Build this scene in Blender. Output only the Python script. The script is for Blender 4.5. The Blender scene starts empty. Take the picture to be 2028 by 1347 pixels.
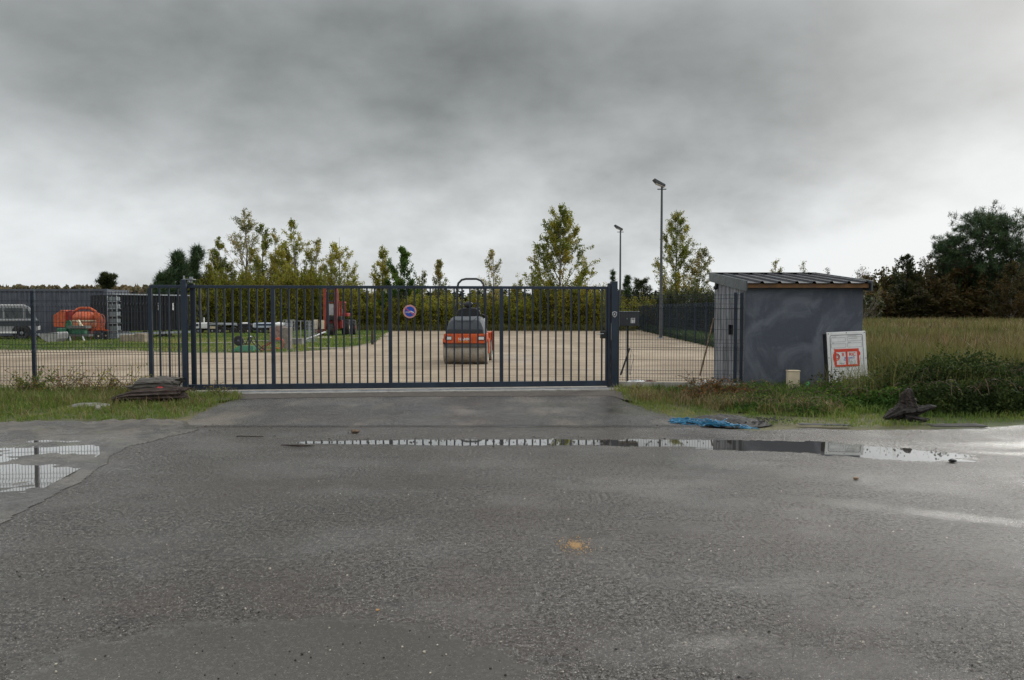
import bpy, math, random
import numpy as np
from mathutils import Vector, Matrix
R = math.radians
SC = bpy.context.scene
COL = SC.collection
# ---------------------------------------------------------------- camera
F, CX, CY, HCAM, TANP = 1480.0, 1014.0, 673.5, 1.53, 58.5/1480.0
PITCH = math.atan(TANP)
cd = bpy.data.cameras.new('camera'); cam = bpy.data.objects.new('camera', cd); COL.objects.link(cam)
cd.sensor_width = 36; cd.lens = F/2028*36; cd.clip_start = .05; cd.clip_end = 6000
cam.location = (0, 0, HCAM); cam.rotation_euler = (math.pi/2-PITCH, 0, 0); SC.camera = cam
# ---------------------------------------------------------------- world
W = bpy.data.worlds.new("World"); SC.world = W; W.use_nodes = True
SUN_EL, SUN_AZ = 25, 40          # azimuth to the right of the view direction (+Y)
SKYO = (3.1, 1.7)   # where in the cloud field we stand
def build_world():
    nt = W.node_tree; n = nt.nodes; l = nt.links; n.clear()
    out = n.new('ShaderNodeOutputWorld')
    sky = n.new('ShaderNodeTexSky'); sky.sky_type = 'NISHITA'; sky.sun_disc = False
    sky.sun_elevation = R(SUN_EL); sky.sun_rotation = R(SUN_AZ); sky.dust_density = 3
    bg1 = n.new('ShaderNodeBackground'); bg1.inputs[1].default_value = .07; l.new(sky.outputs[0], bg1.inputs[0])
    tc = n.new('ShaderNodeTexCoord'); sep = n.new('ShaderNodeSeparateXYZ'); l.new(tc.outputs['Generated'], sep.inputs[0])
    def M(op, a, b=None, c=None, clamp=False):
        m = n.new('ShaderNodeMath'); m.operation = op; m.use_clamp = clamp
        for i, v in enumerate((a, b, c)):
            if v is None: continue
            if isinstance(v, (int, float)): m.inputs[i].default_value = v
            else: l.new(v, m.inputs[i])
        return m.outputs[0]
    def ramp(v, pts, interp='B_SPLINE'):
        r = n.new('ShaderNodeValToRGB'); r.color_ramp.interpolation = interp
        e = r.color_ramp.elements
        while len(e) < len(pts): e.new(.5)
        for k, (p, c) in enumerate(pts):
            e[k].position = p; e[k].color = (c, c, c, 1) if isinstance(c, (int, float)) else (*c, 1)
        l.new(v, r.inputs[0]); return r.outputs[0]
    def noise(vec, sc, det, rough, dist=0.0):
        t = n.new('ShaderNodeTexNoise'); t.inputs['Scale'].default_value = sc; t.inputs['Detail'].default_value = det
        t.inputs['Roughness'].default_value = rough; t.inputs['Distortion'].default_value = dist; l.new(vec, t.inputs['Vector']); return t.outputs[0]
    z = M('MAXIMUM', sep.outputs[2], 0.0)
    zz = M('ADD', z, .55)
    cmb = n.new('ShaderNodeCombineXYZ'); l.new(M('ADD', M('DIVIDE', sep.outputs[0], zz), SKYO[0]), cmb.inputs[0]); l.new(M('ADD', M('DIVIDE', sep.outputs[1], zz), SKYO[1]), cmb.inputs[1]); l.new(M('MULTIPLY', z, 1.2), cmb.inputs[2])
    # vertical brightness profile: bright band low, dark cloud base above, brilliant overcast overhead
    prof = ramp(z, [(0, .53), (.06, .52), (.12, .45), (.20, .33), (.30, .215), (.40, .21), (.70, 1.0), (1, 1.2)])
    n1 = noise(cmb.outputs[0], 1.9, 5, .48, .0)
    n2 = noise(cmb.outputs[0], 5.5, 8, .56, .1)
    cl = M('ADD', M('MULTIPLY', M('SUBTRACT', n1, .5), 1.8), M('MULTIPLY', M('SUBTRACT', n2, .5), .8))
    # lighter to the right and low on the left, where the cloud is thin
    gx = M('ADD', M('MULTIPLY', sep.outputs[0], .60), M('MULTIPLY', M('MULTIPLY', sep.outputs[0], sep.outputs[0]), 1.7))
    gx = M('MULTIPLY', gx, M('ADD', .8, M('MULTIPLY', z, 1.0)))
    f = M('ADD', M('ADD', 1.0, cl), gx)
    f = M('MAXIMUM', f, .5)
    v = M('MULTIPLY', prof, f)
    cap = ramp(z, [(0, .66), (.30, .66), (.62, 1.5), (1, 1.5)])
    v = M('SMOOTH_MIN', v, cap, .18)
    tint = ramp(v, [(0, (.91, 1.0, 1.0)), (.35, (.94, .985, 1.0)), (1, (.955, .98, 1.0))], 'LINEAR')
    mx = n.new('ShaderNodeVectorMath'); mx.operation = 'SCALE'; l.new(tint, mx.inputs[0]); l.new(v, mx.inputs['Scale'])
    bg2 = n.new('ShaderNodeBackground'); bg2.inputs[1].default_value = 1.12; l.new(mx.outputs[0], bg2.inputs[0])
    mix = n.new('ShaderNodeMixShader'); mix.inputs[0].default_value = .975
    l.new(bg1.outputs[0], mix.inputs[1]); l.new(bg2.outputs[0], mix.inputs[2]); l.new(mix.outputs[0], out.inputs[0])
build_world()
sd = bpy.data.lights.new('sun', 'SUN'); sd.energy = 1.5; sd.angle = R(14); sd.color = (1, .97, .92)
sun = bpy.data.objects.new('sun', sd); COL.objects.link(sun)
sv = Vector((math.sin(R(SUN_AZ))*math.cos(R(SUN_EL)), math.cos(R(SUN_AZ))*math.cos(R(SUN_EL)), math.sin(R(SUN_EL))))
sun.rotation_euler = sv.to_track_quat('Z', 'Y').to_euler()
SC.view_settings.view_transform = 'Standard'; SC.view_settings.look = 'None'; SC.view_settings.exposure = 0.30; SC.view_settings.gamma = 1
# ---------------------------------------------------------------- pixel helpers (photo pixels -> world)
def P(px, py, Y):
    a = (px-CX)/F; b = -(py-CY)/F
    c, s = math.cos(PITCH), math.sin(PITCH)
    dy = c + b*s; dz = -s + b*c
    k = Y/dy
    return Vector((a*k, Y, HCAM+dz*k))
def G(px, py, z=0.0):
    a = (px-CX)/F; b = -(py-CY)/F
    c, s = math.cos(PITCH), math.sin(PITCH)
    dy = c + b*s; dz = -s + b*c
    k = (z-HCAM)/dz
    return Vector((a*k, dy*k, z))
# ---------------------------------------------------------------- mesh builder
class MB:
    def __init__(s): s.v = []; s.f = []
    def add(s, vs, fs):
        o = len(s.v); s.v += [tuple(v) for v in vs]; s.f += [tuple(i+o for i in f) for f in fs]; return s
    def box(s, x0, y0, z0, x1, y1, z1):
        v = [(x, y, z) for z in (z0, z1) for x, y in ((x0, y0), (x1, y0), (x1, y1), (x0, y1))]
        return s.add(v, [(3, 2, 1, 0), (4, 5, 6, 7), (0, 1, 5, 4), (1, 2, 6, 5), (2, 3, 7, 6), (3, 0, 4, 7)])
    def beam(s, a, b, w, h=None, up=(0, 0, 1)):
        a = Vector(a); b = Vector(b); h = w if h is None else h
        d = (b-a).normalized(); u = Vector(up)
        if abs(d.dot(u)) > .98: u = Vector((0, 1, 0))
        x = d.cross(u).normalized()*(w/2); y = x.cross(d).normalized()*(h/2)
        v = [a-x-y, a+x-y, a+x+y, a-x+y, b-x-y, b+x-y, b+x+y, b-x+y]
        return s.add(v, [(3, 2, 1, 0), (4, 5, 6, 7), (0, 1, 5, 4), (1, 2, 6, 5), (2, 3, 7, 6), (3, 0, 4, 7)])
    def tube(s, pts, r, n=8, cap=True):
        pts = [Vector(p) for p in pts]; m = len(pts)
        rs = r if isinstance(r, (list, tuple)) else [r]*m
        o = len(s.v); ref = None
        for i, p in enumerate(pts):
            d = (pts[min(i+1, m-1)]-pts[max(i-1, 0)]).normalized()
            if ref is None: ref = Vector((0, 0, 1)) if abs(d.z) < .9 else Vector((1, 0, 0))
            x = d.cross(ref)
            if x.length < 1e-4: x = d.cross(Vector((0, 1, 0)))
            x.normalize(); y = x.cross(d); ref = d.cross(x)*-1 if False else y
            ref = y
            for k in range(n):
                t = 2*math.pi*k/n; q = p + (x*math.cos(t)+y*math.sin(t))*rs[i]; s.v.append(tuple(q))
        for i in range(m-1):
            for k in range(n):
                a = o+i*n+k; b = o+i*n+(k+1) % n; s.f.append((a, b, b+n, a+n))
        if cap:
            s.f.append(tuple(o+k for k in range(n))[::-1]); s.f.append(tuple(o+(m-1)*n+k for k in range(n)))
        return s
    def cyl(s, a, b, r0, r1=None, n=20): return s.tube([a, b], [r0, r0 if r1 is None else r1], n)
    def lathe(s, prof, c=(0, 0, 0), ax='z', n=28):
        o = len(s.v); c = Vector(c)
        for r, h in prof:
            for k in range(n):
                t = 2*math.pi*k/n; a, b = r*math.cos(t), r*math.sin(t)
                s.v.append(tuple(c + Vector({'z': (a, b, h), 'x': (h, a, b), 'y': (b, h, a)}[ax])))
        for i in range(len(prof)-1):
            for k in range(n):
                a = o+i*n+k; b = o+i*n+(k+1) % n; s.f.append((a, b, b+n, a+n))
        s.f.append(tuple(o+k for k in range(n))[::-1]); s.f.append(tuple(o+(len(prof)-1)*n+k for k in range(n)))
        return s
    def prism(s, pts, a0, a1, ax='y'):
        n = len(pts); f = {'y': lambda p, t: (p[0], t, p[1]), 'x': lambda p, t: (t, p[0], p[1]), 'z': lambda p, t: (p[0], p[1], t)}[ax]
        v = [f(p, a0) for p in pts]+[f(p, a1) for p in pts]
        return s.add(v, [tuple(range(n)), tuple(range(2*n-1, n-1, -1))]+[(i, i+n, (i+1) % n+n, (i+1) % n) for i in range(n)])
    def ell(s, c, rx, ry, rz, nu=14, nv=9):
        o = len(s.v)
        for j in range(nv+1):
            ph = math.pi*j/nv
            for i in range(nu):
                t = 2*math.pi*i/nu; s.v.append((c[0]+rx*math.sin(ph)*math.cos(t), c[1]+ry*math.sin(ph)*math.sin(t), c[2]-rz*math.cos(ph)))
        for j in range(nv):
            for i in range(nu):
                a = o+j*nu+i; b = o+j*nu+(i+1) % nu; s.f.append((a, b, b+nu, a+nu))
        return s
    def torus(s, c, R0, r, ax='y', n=28, m=8, a0=0, a1=2*math.pi):
        full = abs(a1-a0) > 6.2; o = len(s.v); N = n if full else n+1; c = Vector(c)
        for i in range(N):
            t = a0+(a1-a0)*i/n
            for j in range(m):
                p = 2*math.pi*j/m; q = R0+r*math.cos(p); h = r*math.sin(p); a, b = q*math.cos(t), q*math.sin(t)
                s.v.append(tuple(c+Vector({'z': (a, b, h), 'x': (h, a, b), 'y': (a, h, b)}[ax])))
        for i in range(n):
            i2 = (i+1) % N
            for j in range(m): s.f.append((o+i*m+j, o+i2*m+j, o+i2*m+(j+1) % m, o+i*m+(j+1) % m))
        return s
    def build(s, name, mat, parent=None, bevel=0, smooth=False, loc=None):
        me = bpy.data.meshes.new(name); me.from_pydata(s.v, [], s.f); me.validate(); me.materials.append(mat)
        ob = bpy.data.objects.new(name, me); COL.objects.link(ob)
        if parent: ob.parent = parent
        if loc: ob.location = loc
        import bmesh
        bm = bmesh.new(); bm.from_mesh(me); bmesh.ops.recalc_face_normals(bm, faces=bm.faces); bm.to_mesh(me); bm.free()
        if bevel:
            b = ob.modifiers.new('bevel', 'BEVEL'); b.width = bevel; b.segments = 2; b.limit_method = 'ANGLE'; b.angle_limit = R(40)
        if smooth:
            for p in me.polygons: p.use_smooth = True
            if smooth == 'auto': me.set_sharp_from_angle(angle=R(35))
        return ob
def tag(o, label=None, cat=None, group=None, kind=None):
    if label: o['label'] = label
    if cat: o['category'] = cat
    if group: o['group'] = group
    if kind: o['kind'] = kind
    return o
def thing(name, label, cat, loc=(0, 0, 0), rz=0, group=None):
    o = bpy.data.objects.new(name, None); COL.objects.link(o); o.location = loc; o.rotation_euler = (0, 0, rz); o.empty_display_size = .2
    return tag(o, label, cat, group)
def struct(o): return tag(o, kind='structure')
def copy_tree(o, loc=None, rz=None, sc=None, label=None):
    def rec(s, par):
        c = s.copy(); COL.objects.link(c)
        if par: c.parent = par
        for ch in list(s.children): rec(ch, c)
        return c
    c = rec(o, None)
    if loc is not None: c.location = loc
    if rz is not None: c.rotation_euler = (0, 0, rz)
    if sc is not None: c.scale = sc
    if label: c['label'] = label
    return c
def quads(name, V, mat, tint=None, parent=None, Q=None, smooth=False):
    """V (N,4,3) separate quads, or V (n,3) with Q (m,4)."""
    if Q is None: V = np.asarray(V, np.float32); n = len(V); Q = np.arange(n*4).reshape(n, 4); V = V.reshape(-1, 3)
    me = bpy.data.meshes.new(name); m = len(Q)
    me.vertices.add(len(V)); me.vertices.foreach_set('co', np.ascontiguousarray(V, np.float32).ravel())
    me.loops.add(m*4); me.loops.foreach_set('vertex_index', np.ascontiguousarray(Q, np.int32).ravel())
    me.polygons.add(m); me.polygons.foreach_set('loop_start', np.arange(0, m*4, 4, dtype=np.int32)); me.polygons.foreach_set('loop_total', np.full(m, 4, np.int32))
    if smooth: me.polygons.foreach_set('use_smooth', np.ones(m, bool))
    me.update(calc_edges=True)
    if tint is not None:
        a = me.attributes.new('tint', 'FLOAT', 'FACE'); a.data.foreach_set('value', np.asarray(tint, np.float32))
    me.materials.append(mat)
    o = bpy.data.objects.new(name, me); COL.objects.link(o)
    if parent: o.parent = parent
    return o
# ---------------------------------------------------------------- materials
class NT:
    def __init__(s, name):
        s.m = bpy.data.materials.new(name); s.m.use_nodes = True; s.t = s.m.node_tree; s.n = s.t.nodes; s.l = s.t.links
        s.b = s.n['Principled BSDF']; s.tc = s.n.new('ShaderNodeTexCoord')
    def co(s, scale=(1, 1, 1), loc=(0, 0, 0), rot=(0, 0, 0), kind='Object'):
        m = s.n.new('ShaderNodeMapping'); m.inputs['Scale'].default_value = scale; m.inputs['Location'].default_value = loc; m.inputs['Rotation'].default_value = rot
        s.l.new(s.tc.outputs[kind], m.inputs[0]); return m.outputs[0]
    def noise(s, sc, det=4, rough=.55, vec=None, dist=0):
        t = s.n.new('ShaderNodeTexNoise'); t.inputs['Scale'].default_value = sc; t.inputs['Detail'].default_value = det; t.inputs['Roughness'].default_value = rough; t.inputs['Distortion'].default_value = dist
        s.l.new(vec or s.tc.outputs['Object'], t.inputs['Vector']); return t.outputs[0]
    def vor(s, sc, vec=None, out='Distance', feat='F1'):
        t = s.n.new('ShaderNodeTexVoronoi'); t.feature = feat; t.inputs['Scale'].default_value = sc; s.l.new(vec or s.tc.outputs['Object'], t.inputs['Vector']); return t.outputs[out]
    def M(s, op, a, b=None, c=None, clamp=False):
        m = s.n.new('ShaderNodeMath'); m.operation = op; m.use_clamp = clamp
        for i, v in enumerate((a, b, c)):
            if v is None: continue
            if isinstance(v, (int, float)): m.inputs[i].default_value = v
            else: s.l.new(v, m.inputs[i])
        return m.outputs[0]
    def ramp(s, v, pts, interp='LINEAR'):
        r = s.n.new('ShaderNodeValToRGB'); r.color_ramp.interpolation = interp; e = r.color_ramp.elements
        while len(e) < len(pts): e.new(.5)
        for k, (p, c) in enumerate(pts):
            e[k].position = p; e[k].color = (c, c, c, 1) if isinstance(c, (int, float)) else (*c, 1)
        s.l.new(v, r.inputs[0]); return r.outputs[0]
    def rng(s, v, a, b, c=0, d=1, smooth=True):
        m = s.n.new('ShaderNodeMapRange'); m.interpolation_type = 'SMOOTHSTEP' if smooth else 'LINEAR'
        for i, x in zip((1, 2, 3, 4), (a, b, c, d)): m.inputs[i].default_value = x
        s.l.new(v, m.inputs[0]); return m.outputs[0]
    def mix(s, f, a, b, mode='MIX'):
        m = s.n.new('ShaderNodeMix'); m.data_type = 'RGBA'; m.blend_type = mode
        for i, v in ((0, f), (6, a), (7, b)):
            if isinstance(v, (int, float)): m.inputs[i].default_value = v if i == 0 else (v, v, v, 1)
            elif isinstance(v, tuple): m.inputs[i].default_value = (*v, 1)
            else: s.l.new(v, m.inputs[i])
        return m.outputs[2]
    def set(s, k, v):
        i = s.b.inputs[k]
        if isinstance(v, tuple): i.default_value = (*v, 1)
        elif isinstance(v, (int, float)): i.default_value = v
        else: s.l.new(v, i)
    def bump(s, h, strength=.3, dist=.01, normal=None):
        b = s.n.new('ShaderNodeBump'); b.inputs['Distance'].default_value = dist
        if isinstance(strength, (int, float)): b.inputs['Strength'].default_value = strength
        else: s.l.new(strength, b.inputs['Strength'])
        s.l.new(h, b.inputs['Height'])
        if normal is not None: s.l.new(normal, b.inputs['Normal'])
        s.l.new(b.outputs[0], s.b.inputs['Normal']); return b.outputs[0]
def paint(name, col, rough=.5, metal=0, var=.2, sc=4, bump=0, bsc=40, stain=None, stain_amt=.5, coat=0):
    t = NT(name); a = tuple(c*(1-var) for c in col); b = tuple(min(1, c*(1+var)) for c in col)
    c = t.mix(t.rng(t.noise(sc, 6, .6), .3, .7), a, b)
    if stain: c = t.mix(t.rng(t.noise(sc*1.7, 8, .7, dist=.6), .62-stain_amt*.25, .72, 0, 1), c, stain)
    t.set('Base Color', c); t.set('Metallic', metal)
    t.set('Roughness', t.rng(t.noise(sc*2, 4), .3, .7, max(0.03, rough-.1), min(1, rough+.12)))
    if coat: t.set('Coat Weight', coat)
    if bump: t.bump(t.noise(bsc, 5), bump, .01)
    return t.m
def leafmat(name, pts, trans=.48, rough=.6):
    t = NT(name); a = t.n.new('ShaderNodeAttribute'); a.attribute_name = 'tint'
    c = t.ramp(a.outputs['Fac'], pts)
    t.set('Base Color', c); t.set('Roughness', rough); t.set('Specular IOR Level', .3)
    tr = t.n.new('ShaderNodeBsdfTranslucent'); t.l.new(c, tr.inputs[0])
    mx = t.n.new('ShaderNodeMixShader'); mx.inputs[0].default_value = trans
    t.l.new(t.b.outputs[0], mx.inputs[1]); t.l.new(tr.outputs[0], mx.inputs[2]); t.l.new(mx.outputs[0], t.n['Material Output'].inputs[0])
    return t.m
NAVY = paint('navy_paint', (.013, .024, .042), .42, 0, .25, 3)
NAVYW = paint('navy_wire', (.012, .02, .032), .5, 0, .2, 3)
ORANGE = paint('orange_paint', (.55, .085, .015), .42, 0, .22, 5, stain=(.2, .06, .03), stain_amt=.3)
ORANGE_OLD = paint('weathered_orange_paint', (.50, .09, .025), .6, 0, .3, 6, stain=(.16, .07, .04), stain_amt=.5)
RED = paint('red_paint', (.26, .022, .015), .5, 0, .3, 4, stain=(.12, .03, .02), stain_amt=.5)
BLACK = paint('black_plastic', (.012, .012, .013), .5, 0, .3, 6)
RUBBER = paint('tyre_rubber', (.022, .021, .020), .8, 0, .3, 9, .3, 60, stain=(.10, .085, .07), stain_amt=.35)
GREYP = paint('grey_bonnet_paint', (.06, .068, .078), .7, 0, .15, 5)
DRUM = paint('drum_steel', (.33, .29, .235), .55, .1, .25, 4, .1, 30, stain=(.25, .2, .15), stain_amt=.6)
STEEL = paint('galvanised_steel', (.34, .36, .38), .45, .5, .2, 12)
WHITE = paint('white_paint', (.72, .72, .70), .45, 0, .08, 4, stain=(.45, .43, .38), stain_amt=.2)
CREAM = paint('cream_plastic', (.62, .52, .37), .6, 0, .12, 6, stain=(.3, .26, .18), stain_amt=.2)
GREEN = paint('green_paint', (.02, .13, .06), .5, 0, .25, 6, stain=(.07, .06, .04), stain_amt=.4)
GREENP = paint('green_plastic', (.01, .22, .07), .4, 0, .1, 6)
GLASS = paint('car_glass', (.05, .06, .062), .12, .0, .3, 2)
CONC = paint('concrete', (.33, .31, .28), .85, 0, .2, 5, .4, 60, stain=(.17, .15, .12), stain_amt=.5)
CONCD = paint('old_concrete', (.21, .20, .18), .9, 0, .3, 5, .5, 40, stain=(.09, .085, .06), stain_amt=.6)
RUST = paint('rusty_iron', (.13, .055, .03), .8, .1, .4, 8, .4, 50)
WOODO = paint('stained_fascia_wood', (.15, .075, .028), .7, 0, .3, 6)
LAMPG = paint('floodlight_grey', (.075, .08, .085), .6, .1, .1, 6)
TEXTK = paint('black_print', (.02, .02, .02), .6, 0, 0, 3)
TEXTR = paint('red_sticker', (.62, .05, .02), .5, 0, .12, 12)
TEXTB = paint('blue_print', (.05, .06, .35), .6, 0, .1, 12)
TEXTG = paint('grey_print', (.25, .26, .27), .6, 0, .1, 12)
STICKW = paint('white_sticker', (.68, .67, .66), .5, 0, .06, 12)
SILVER = paint('silver_car_paint', (.27, .275, .28), .3, .3, .1, 2, coat=.5)
CLAD = paint('dark_cladding', (.03, .035, .04), .55, 0, .2, 4)
# ---------------------------------------------------------------- ground
def wetmask(t, ells, namp=.48, nsc=1.6, soft=.12):
    """ells: (x, y, rx, ry, rot_deg, level) in metres; returns 0..1 wetness with irregular edges."""
    nz = t.M('MULTIPLY', t.M('SUBTRACT', t.noise(nsc, 7, .62), .5), namp*2)
    nz = t.M('ADD', nz, t.M('MULTIPLY', t.M('SUBTRACT', t.noise(9, 5, .65), .5), namp*1.1))
    acc = None
    for (x, y, rx, ry, ro, lv) in ells:
        m = t.n.new('ShaderNodeMapping'); m.vector_type = 'TEXTURE'
        m.inputs['Location'].default_value = (x, y, 0); m.inputs['Rotation'].default_value = (0, 0, R(ro)); m.inputs['Scale'].default_value = (rx, ry, 1e3)
        t.l.new(t.tc.outputs['Object'], m.inputs[0])
        v = t.n.new('ShaderNodeVectorMath'); v.operation = 'LENGTH'; t.l.new(m.outputs[0], v.inputs[0])
        d = t.M('ADD', t.M('SUBTRACT', 1.0, v.outputs['Value']), nz)
        w = t.rng(d, -.25 if lv < .9 else 0.0, soft*(7 if lv < .9 else 2.2 if lv < .95 else 1), 0, lv)
        acc = w if acc is None else t.M('MAXIMUM', acc, w)
    return acc
def asphalt(name, wet, base0=(.044, .041, .037), base1=(.104, .097, .087), dusty=None, smooth=1.0, brown=True):
    t = NT(name)
    Wt = wetmask(t, wet) if wet else None
    big = t.noise(.42, 6, .6, dist=.4)
    mid = t.noise(2.2, 6, .62, vec=t.co((1, 2.2, 1)))
    agg = t.noise(170, 3, .8)
    vo = t.vor(120, out='Color'); vs = t.n.new('ShaderNodeSeparateColor'); t.l.new(vo, vs.inputs[0])
    vd = t.vor(120)
    v2 = t.vor(52, out='Color'); vs2 = t.n.new('ShaderNodeSeparateColor'); t.l.new(v2, vs2.inputs[0]); vd2 = t.vor(52)
    g2_ = t.noise(32, 6, .85); g3_ = t.noise(75, 4, .85)
    c = t.mix(t.rng(agg, .45, .55), tuple(x*.5 for x in base0), tuple(x*1.25 for x in base1))
    c = t.mix(t.rng(g3_, .49, .56, 0, .85), c, tuple(x*.25 for x in base0))
    c = t.mix(t.rng(g2_, .515, .58, 0, .8), c, tuple(x*1.9 for x in base1))
    c = t.mix(t.rng(t.noise(.8, 5, .6, vec=t.co((1, 1, 1), (7, 3, 0))), .42, .66, 0, .6), c, (.080, .068, .060) if brown else (.10, .10, .10))
    c = t.mix(t.rng(mid, .5, .72, 0, .5), c, (.034, .033, .032))
    c = t.mix(t.M('MULTIPLY', t.rng(vs.outputs[0], .85, .88), t.rng(vd, .30, .45, .95, 0)), c, (.36, .33, .29))
    c = t.mix(t.M('MULTIPLY', t.rng(vs2.outputs[0], .972, .978), t.rng(vd2, .18, .30, .9, 0)), c, (.50, .46, .40))
    c = t.mix(t.M('MULTIPLY', t.rng(vs.outputs[1], .84, .88), t.rng(vd, .3, .5, .8, 0)), c, (.015, .015, .015))
    if dusty: c = t.mix(t.rng(t.noise(1.1, 6, .65, vec=t.co((1.0, .45, 1), (2, 1, 0), (0, 0, .5))), .46, .66, 0, .75), c, dusty)
    if Wt is not None: c = t.mix(t.M('MULTIPLY', Wt, .8), c, (.045, .039, .029))
    t.set('Base Color', c)
    ro = t.M('ADD', t.rng(g3_, .46, .56, -.10, .13), ro0) if False else t.M('ADD', t.rng(big, .36, .64, .20, .38), t.rng(mid, .3, .7, -.05, .07))
    ro = t.M('ADD', ro, t.rng(g2_, .46, .55, .12, -.12))
    if Wt is not None: ro = t.M('ADD', t.M('MULTIPLY', ro, t.M('SUBTRACT', 1.0, Wt)), t.M('MULTIPLY', Wt, .02))
    t.set('Roughness', t.M('MAXIMUM', ro, .02)); t.set('IOR', t.rng(Wt, .94, 1, 1.38, 2.6) if Wt is not None else 1.45)
    pit = t.M('MULTIPLY', t.rng(g3_, .44, .55, 1, .10), t.rng(g2_, .42, .54, .12, 1))
    sm_ = t.rng(t.noise(.75, 5, .6, vec=t.co((1, 1.6, 1), (11, 5, 0))), .50, .64, 0, .8); pit = t.M('ADD', t.M('MULTIPLY', pit, t.M('SUBTRACT', 1.0, sm_)), t.M('MULTIPLY', sm_, .62))
    pit = t.M('MULTIPLY', pit, t.rng(big, .38, .62, .6, 1.2))
    t.set('Coat Weight', t.rng(Wt, .95, 1, 0, 1)); t.set('Coat Roughness', .02); t.set('Coat IOR', 2.2)
    W2 = t.M('POWER', Wt, 1.8); t.set('Specular IOR Level', t.M('ADD', t.M('MULTIPLY', pit, t.M('SUBTRACT', 1.0, W2)), W2))
    h = t.M('ADD', t.M('ADD', t.M('MULTIPLY', vd, .6), t.M('MULTIPLY', g3_, 1.2)), t.M('MULTIPLY', g2_, 2.0))
    st = t.rng(big, .3, .7, .55*smooth, .95*smooth)
    if Wt is not None: st = t.M('MULTIPLY', st, t.M('SUBTRACT', 1.0, t.M('MINIMUM', t.M('MULTIPLY', t.M('MULTIPLY', Wt, Wt), 1.16), 1.0)))
    t.bump(h, st, .006)
    return t.m
def g2(px, py): v = G(px, py); return (v.x, v.y)
WET = [  # gutter puddle running in front of the gate, then widening to the right
    (0.1, 8.63, 2.7, .21, 0, 1), (1.9, 8.58, 1.3, .27, 0, 1), (3.0, 8.38, 1.2, .38, -5, 1), (3.95, 8.00, .85, .42, -16, 1), (4.3, 7.75, .55, .10, -32, 1),
    (-1.5, 8.70, 1.6, .10, 2, .75), (6.6, 8.45, 2.2, .35, 0, .6), (5.9, 7.8, 1.4, .14, -14, .6),
    (-1.0, 3.12, 1.25, .62, 0, .92), (-.75, 2.4, 1.9, .7, 0, .92), (.93, 3.38, .42, .13, 12, .5), (1.7, 2.6, .6, .25, 10, .6),
    (3.6, 5.35, 1.9, .24, -28, .62), (4.3, 4.3, 2.1, 1.2, -20, .55), (3.2, 3.3, 1.2, .5, 0, .3), (5.2, 6.6, 2.4, .7, -10, .45), (1.15, 5.2, .4, .16, 0, .4), (.55, 5.0, .2, .10, 0, .45),
    (-3.2, 4.0, 1.1, .35, 10, .4), (2.6, 7.0, 1.8, .35, -6, .35), (-1.2, 6.6, 2.6, .25, 4, .3), (-2.6, 5.9, 1.0, .15, 6, .4)]
ASPH = asphalt('wet_asphalt', WET)
APRON = asphalt('apron_asphalt', [(1.9, 11.2, 1.0, .5, -20, .7), (-.4, 10.6, 2.2, .3, 0, .5), (.6, 12.0, 1.5, .35, 0, .55), (-2.4, 11.6, 1.2, .3, 0, .4), (-2.0, 12.6, 1.6, .3, 3, .4), (.4, 9.75, 1.2, .13, 0, .8)],
                (.040, .039, .038), (.085, .082, .078), (.17, .145, .12), .6)
def flat(name, pts, z, mat, kind='structure'):
    o = MB().add([(x, y, z) for x, y in pts], [tuple(range(len(pts)))]).build(name, mat)
    if o.data.polygons[0].normal.z < 0: o.data.flip_normals()
    return tag(o, kind=kind)
def wavy(pts, amp, step=.25, seed=1):
    rn = random.Random(seed); out = []
    for i in range(len(pts)-1):
        a, b = Vector(pts[i]), Vector(pts[i+1]); n = max(1, int((b-a).length/step))
        for k in range(n):
            p = a.lerp(b, k/n); out.append((p.x+rn.uniform(-amp, amp), p.y+rn.uniform(-amp, amp)))
    out.append(tuple(pts[-1])); return out
# earth and grass land out to the horizon
t = NT('earth')
n1 = t.noise(.35, 7, .65); n2 = t.noise(5, 6, .6)
c = t.mix(t.rng(n1, .35, .65), (.060, .075, .022), (.12, .105, .05)); c = t.mix(t.rng(n2, .5, .75, 0, .7), c, (.045, .04, .022))
t.set('Base Color', c); t.set('Roughness', .95); t.bump(n2, .6, .05); EARTH = t.m
m = MB(); N = 24
xs = [-3000, -800, -250, -100, -40, -12, 12, 40, 100, 250, 800, 3000]; ys = [-400, -60, -10, 10, 30, 60, 100, 200, 500, 1200, 3500]
m.add([(x, y, -.03) for y in ys for x in xs], [(j*12+i, j*12+i+1, (j+1)*12+i+1, (j+1)*12+i) for j in range(len(ys)-1) for i in range(11)])
struct(m.build('ground', EARTH))
# road with its ragged far edge
edge = [(-60, 10.35), (-9, 10.35)] + [g2(-60, 842), g2(120, 842), g2(400, 843), g2(700, 842), g2(1330, 842), g2(1420, 848), g2(1500, 854), g2(1600, 848), g2(1700, 852), g2(1900, 850), g2(2014, 842), g2(2200, 840)] + [(60, 10.3)]
flat('road', [(-60, -20), (60, -20)] + wavy(edge, .03, .3, 3)[::-1], 0.0, ASPH)
ap = [g2(330, 846), g2(372, 832), g2(420, 808), g2(455, 795), g2(490, 786)]
apr = [g2(1215, 784), g2(1240, 797), g2(1290, 815), g2(1350, 830), g2(1400, 846)]
flat('driveway', wavy(ap, .03, .15, 5)+wavy(apr, .03, .15, 6), 0.005, APRON)
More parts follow.
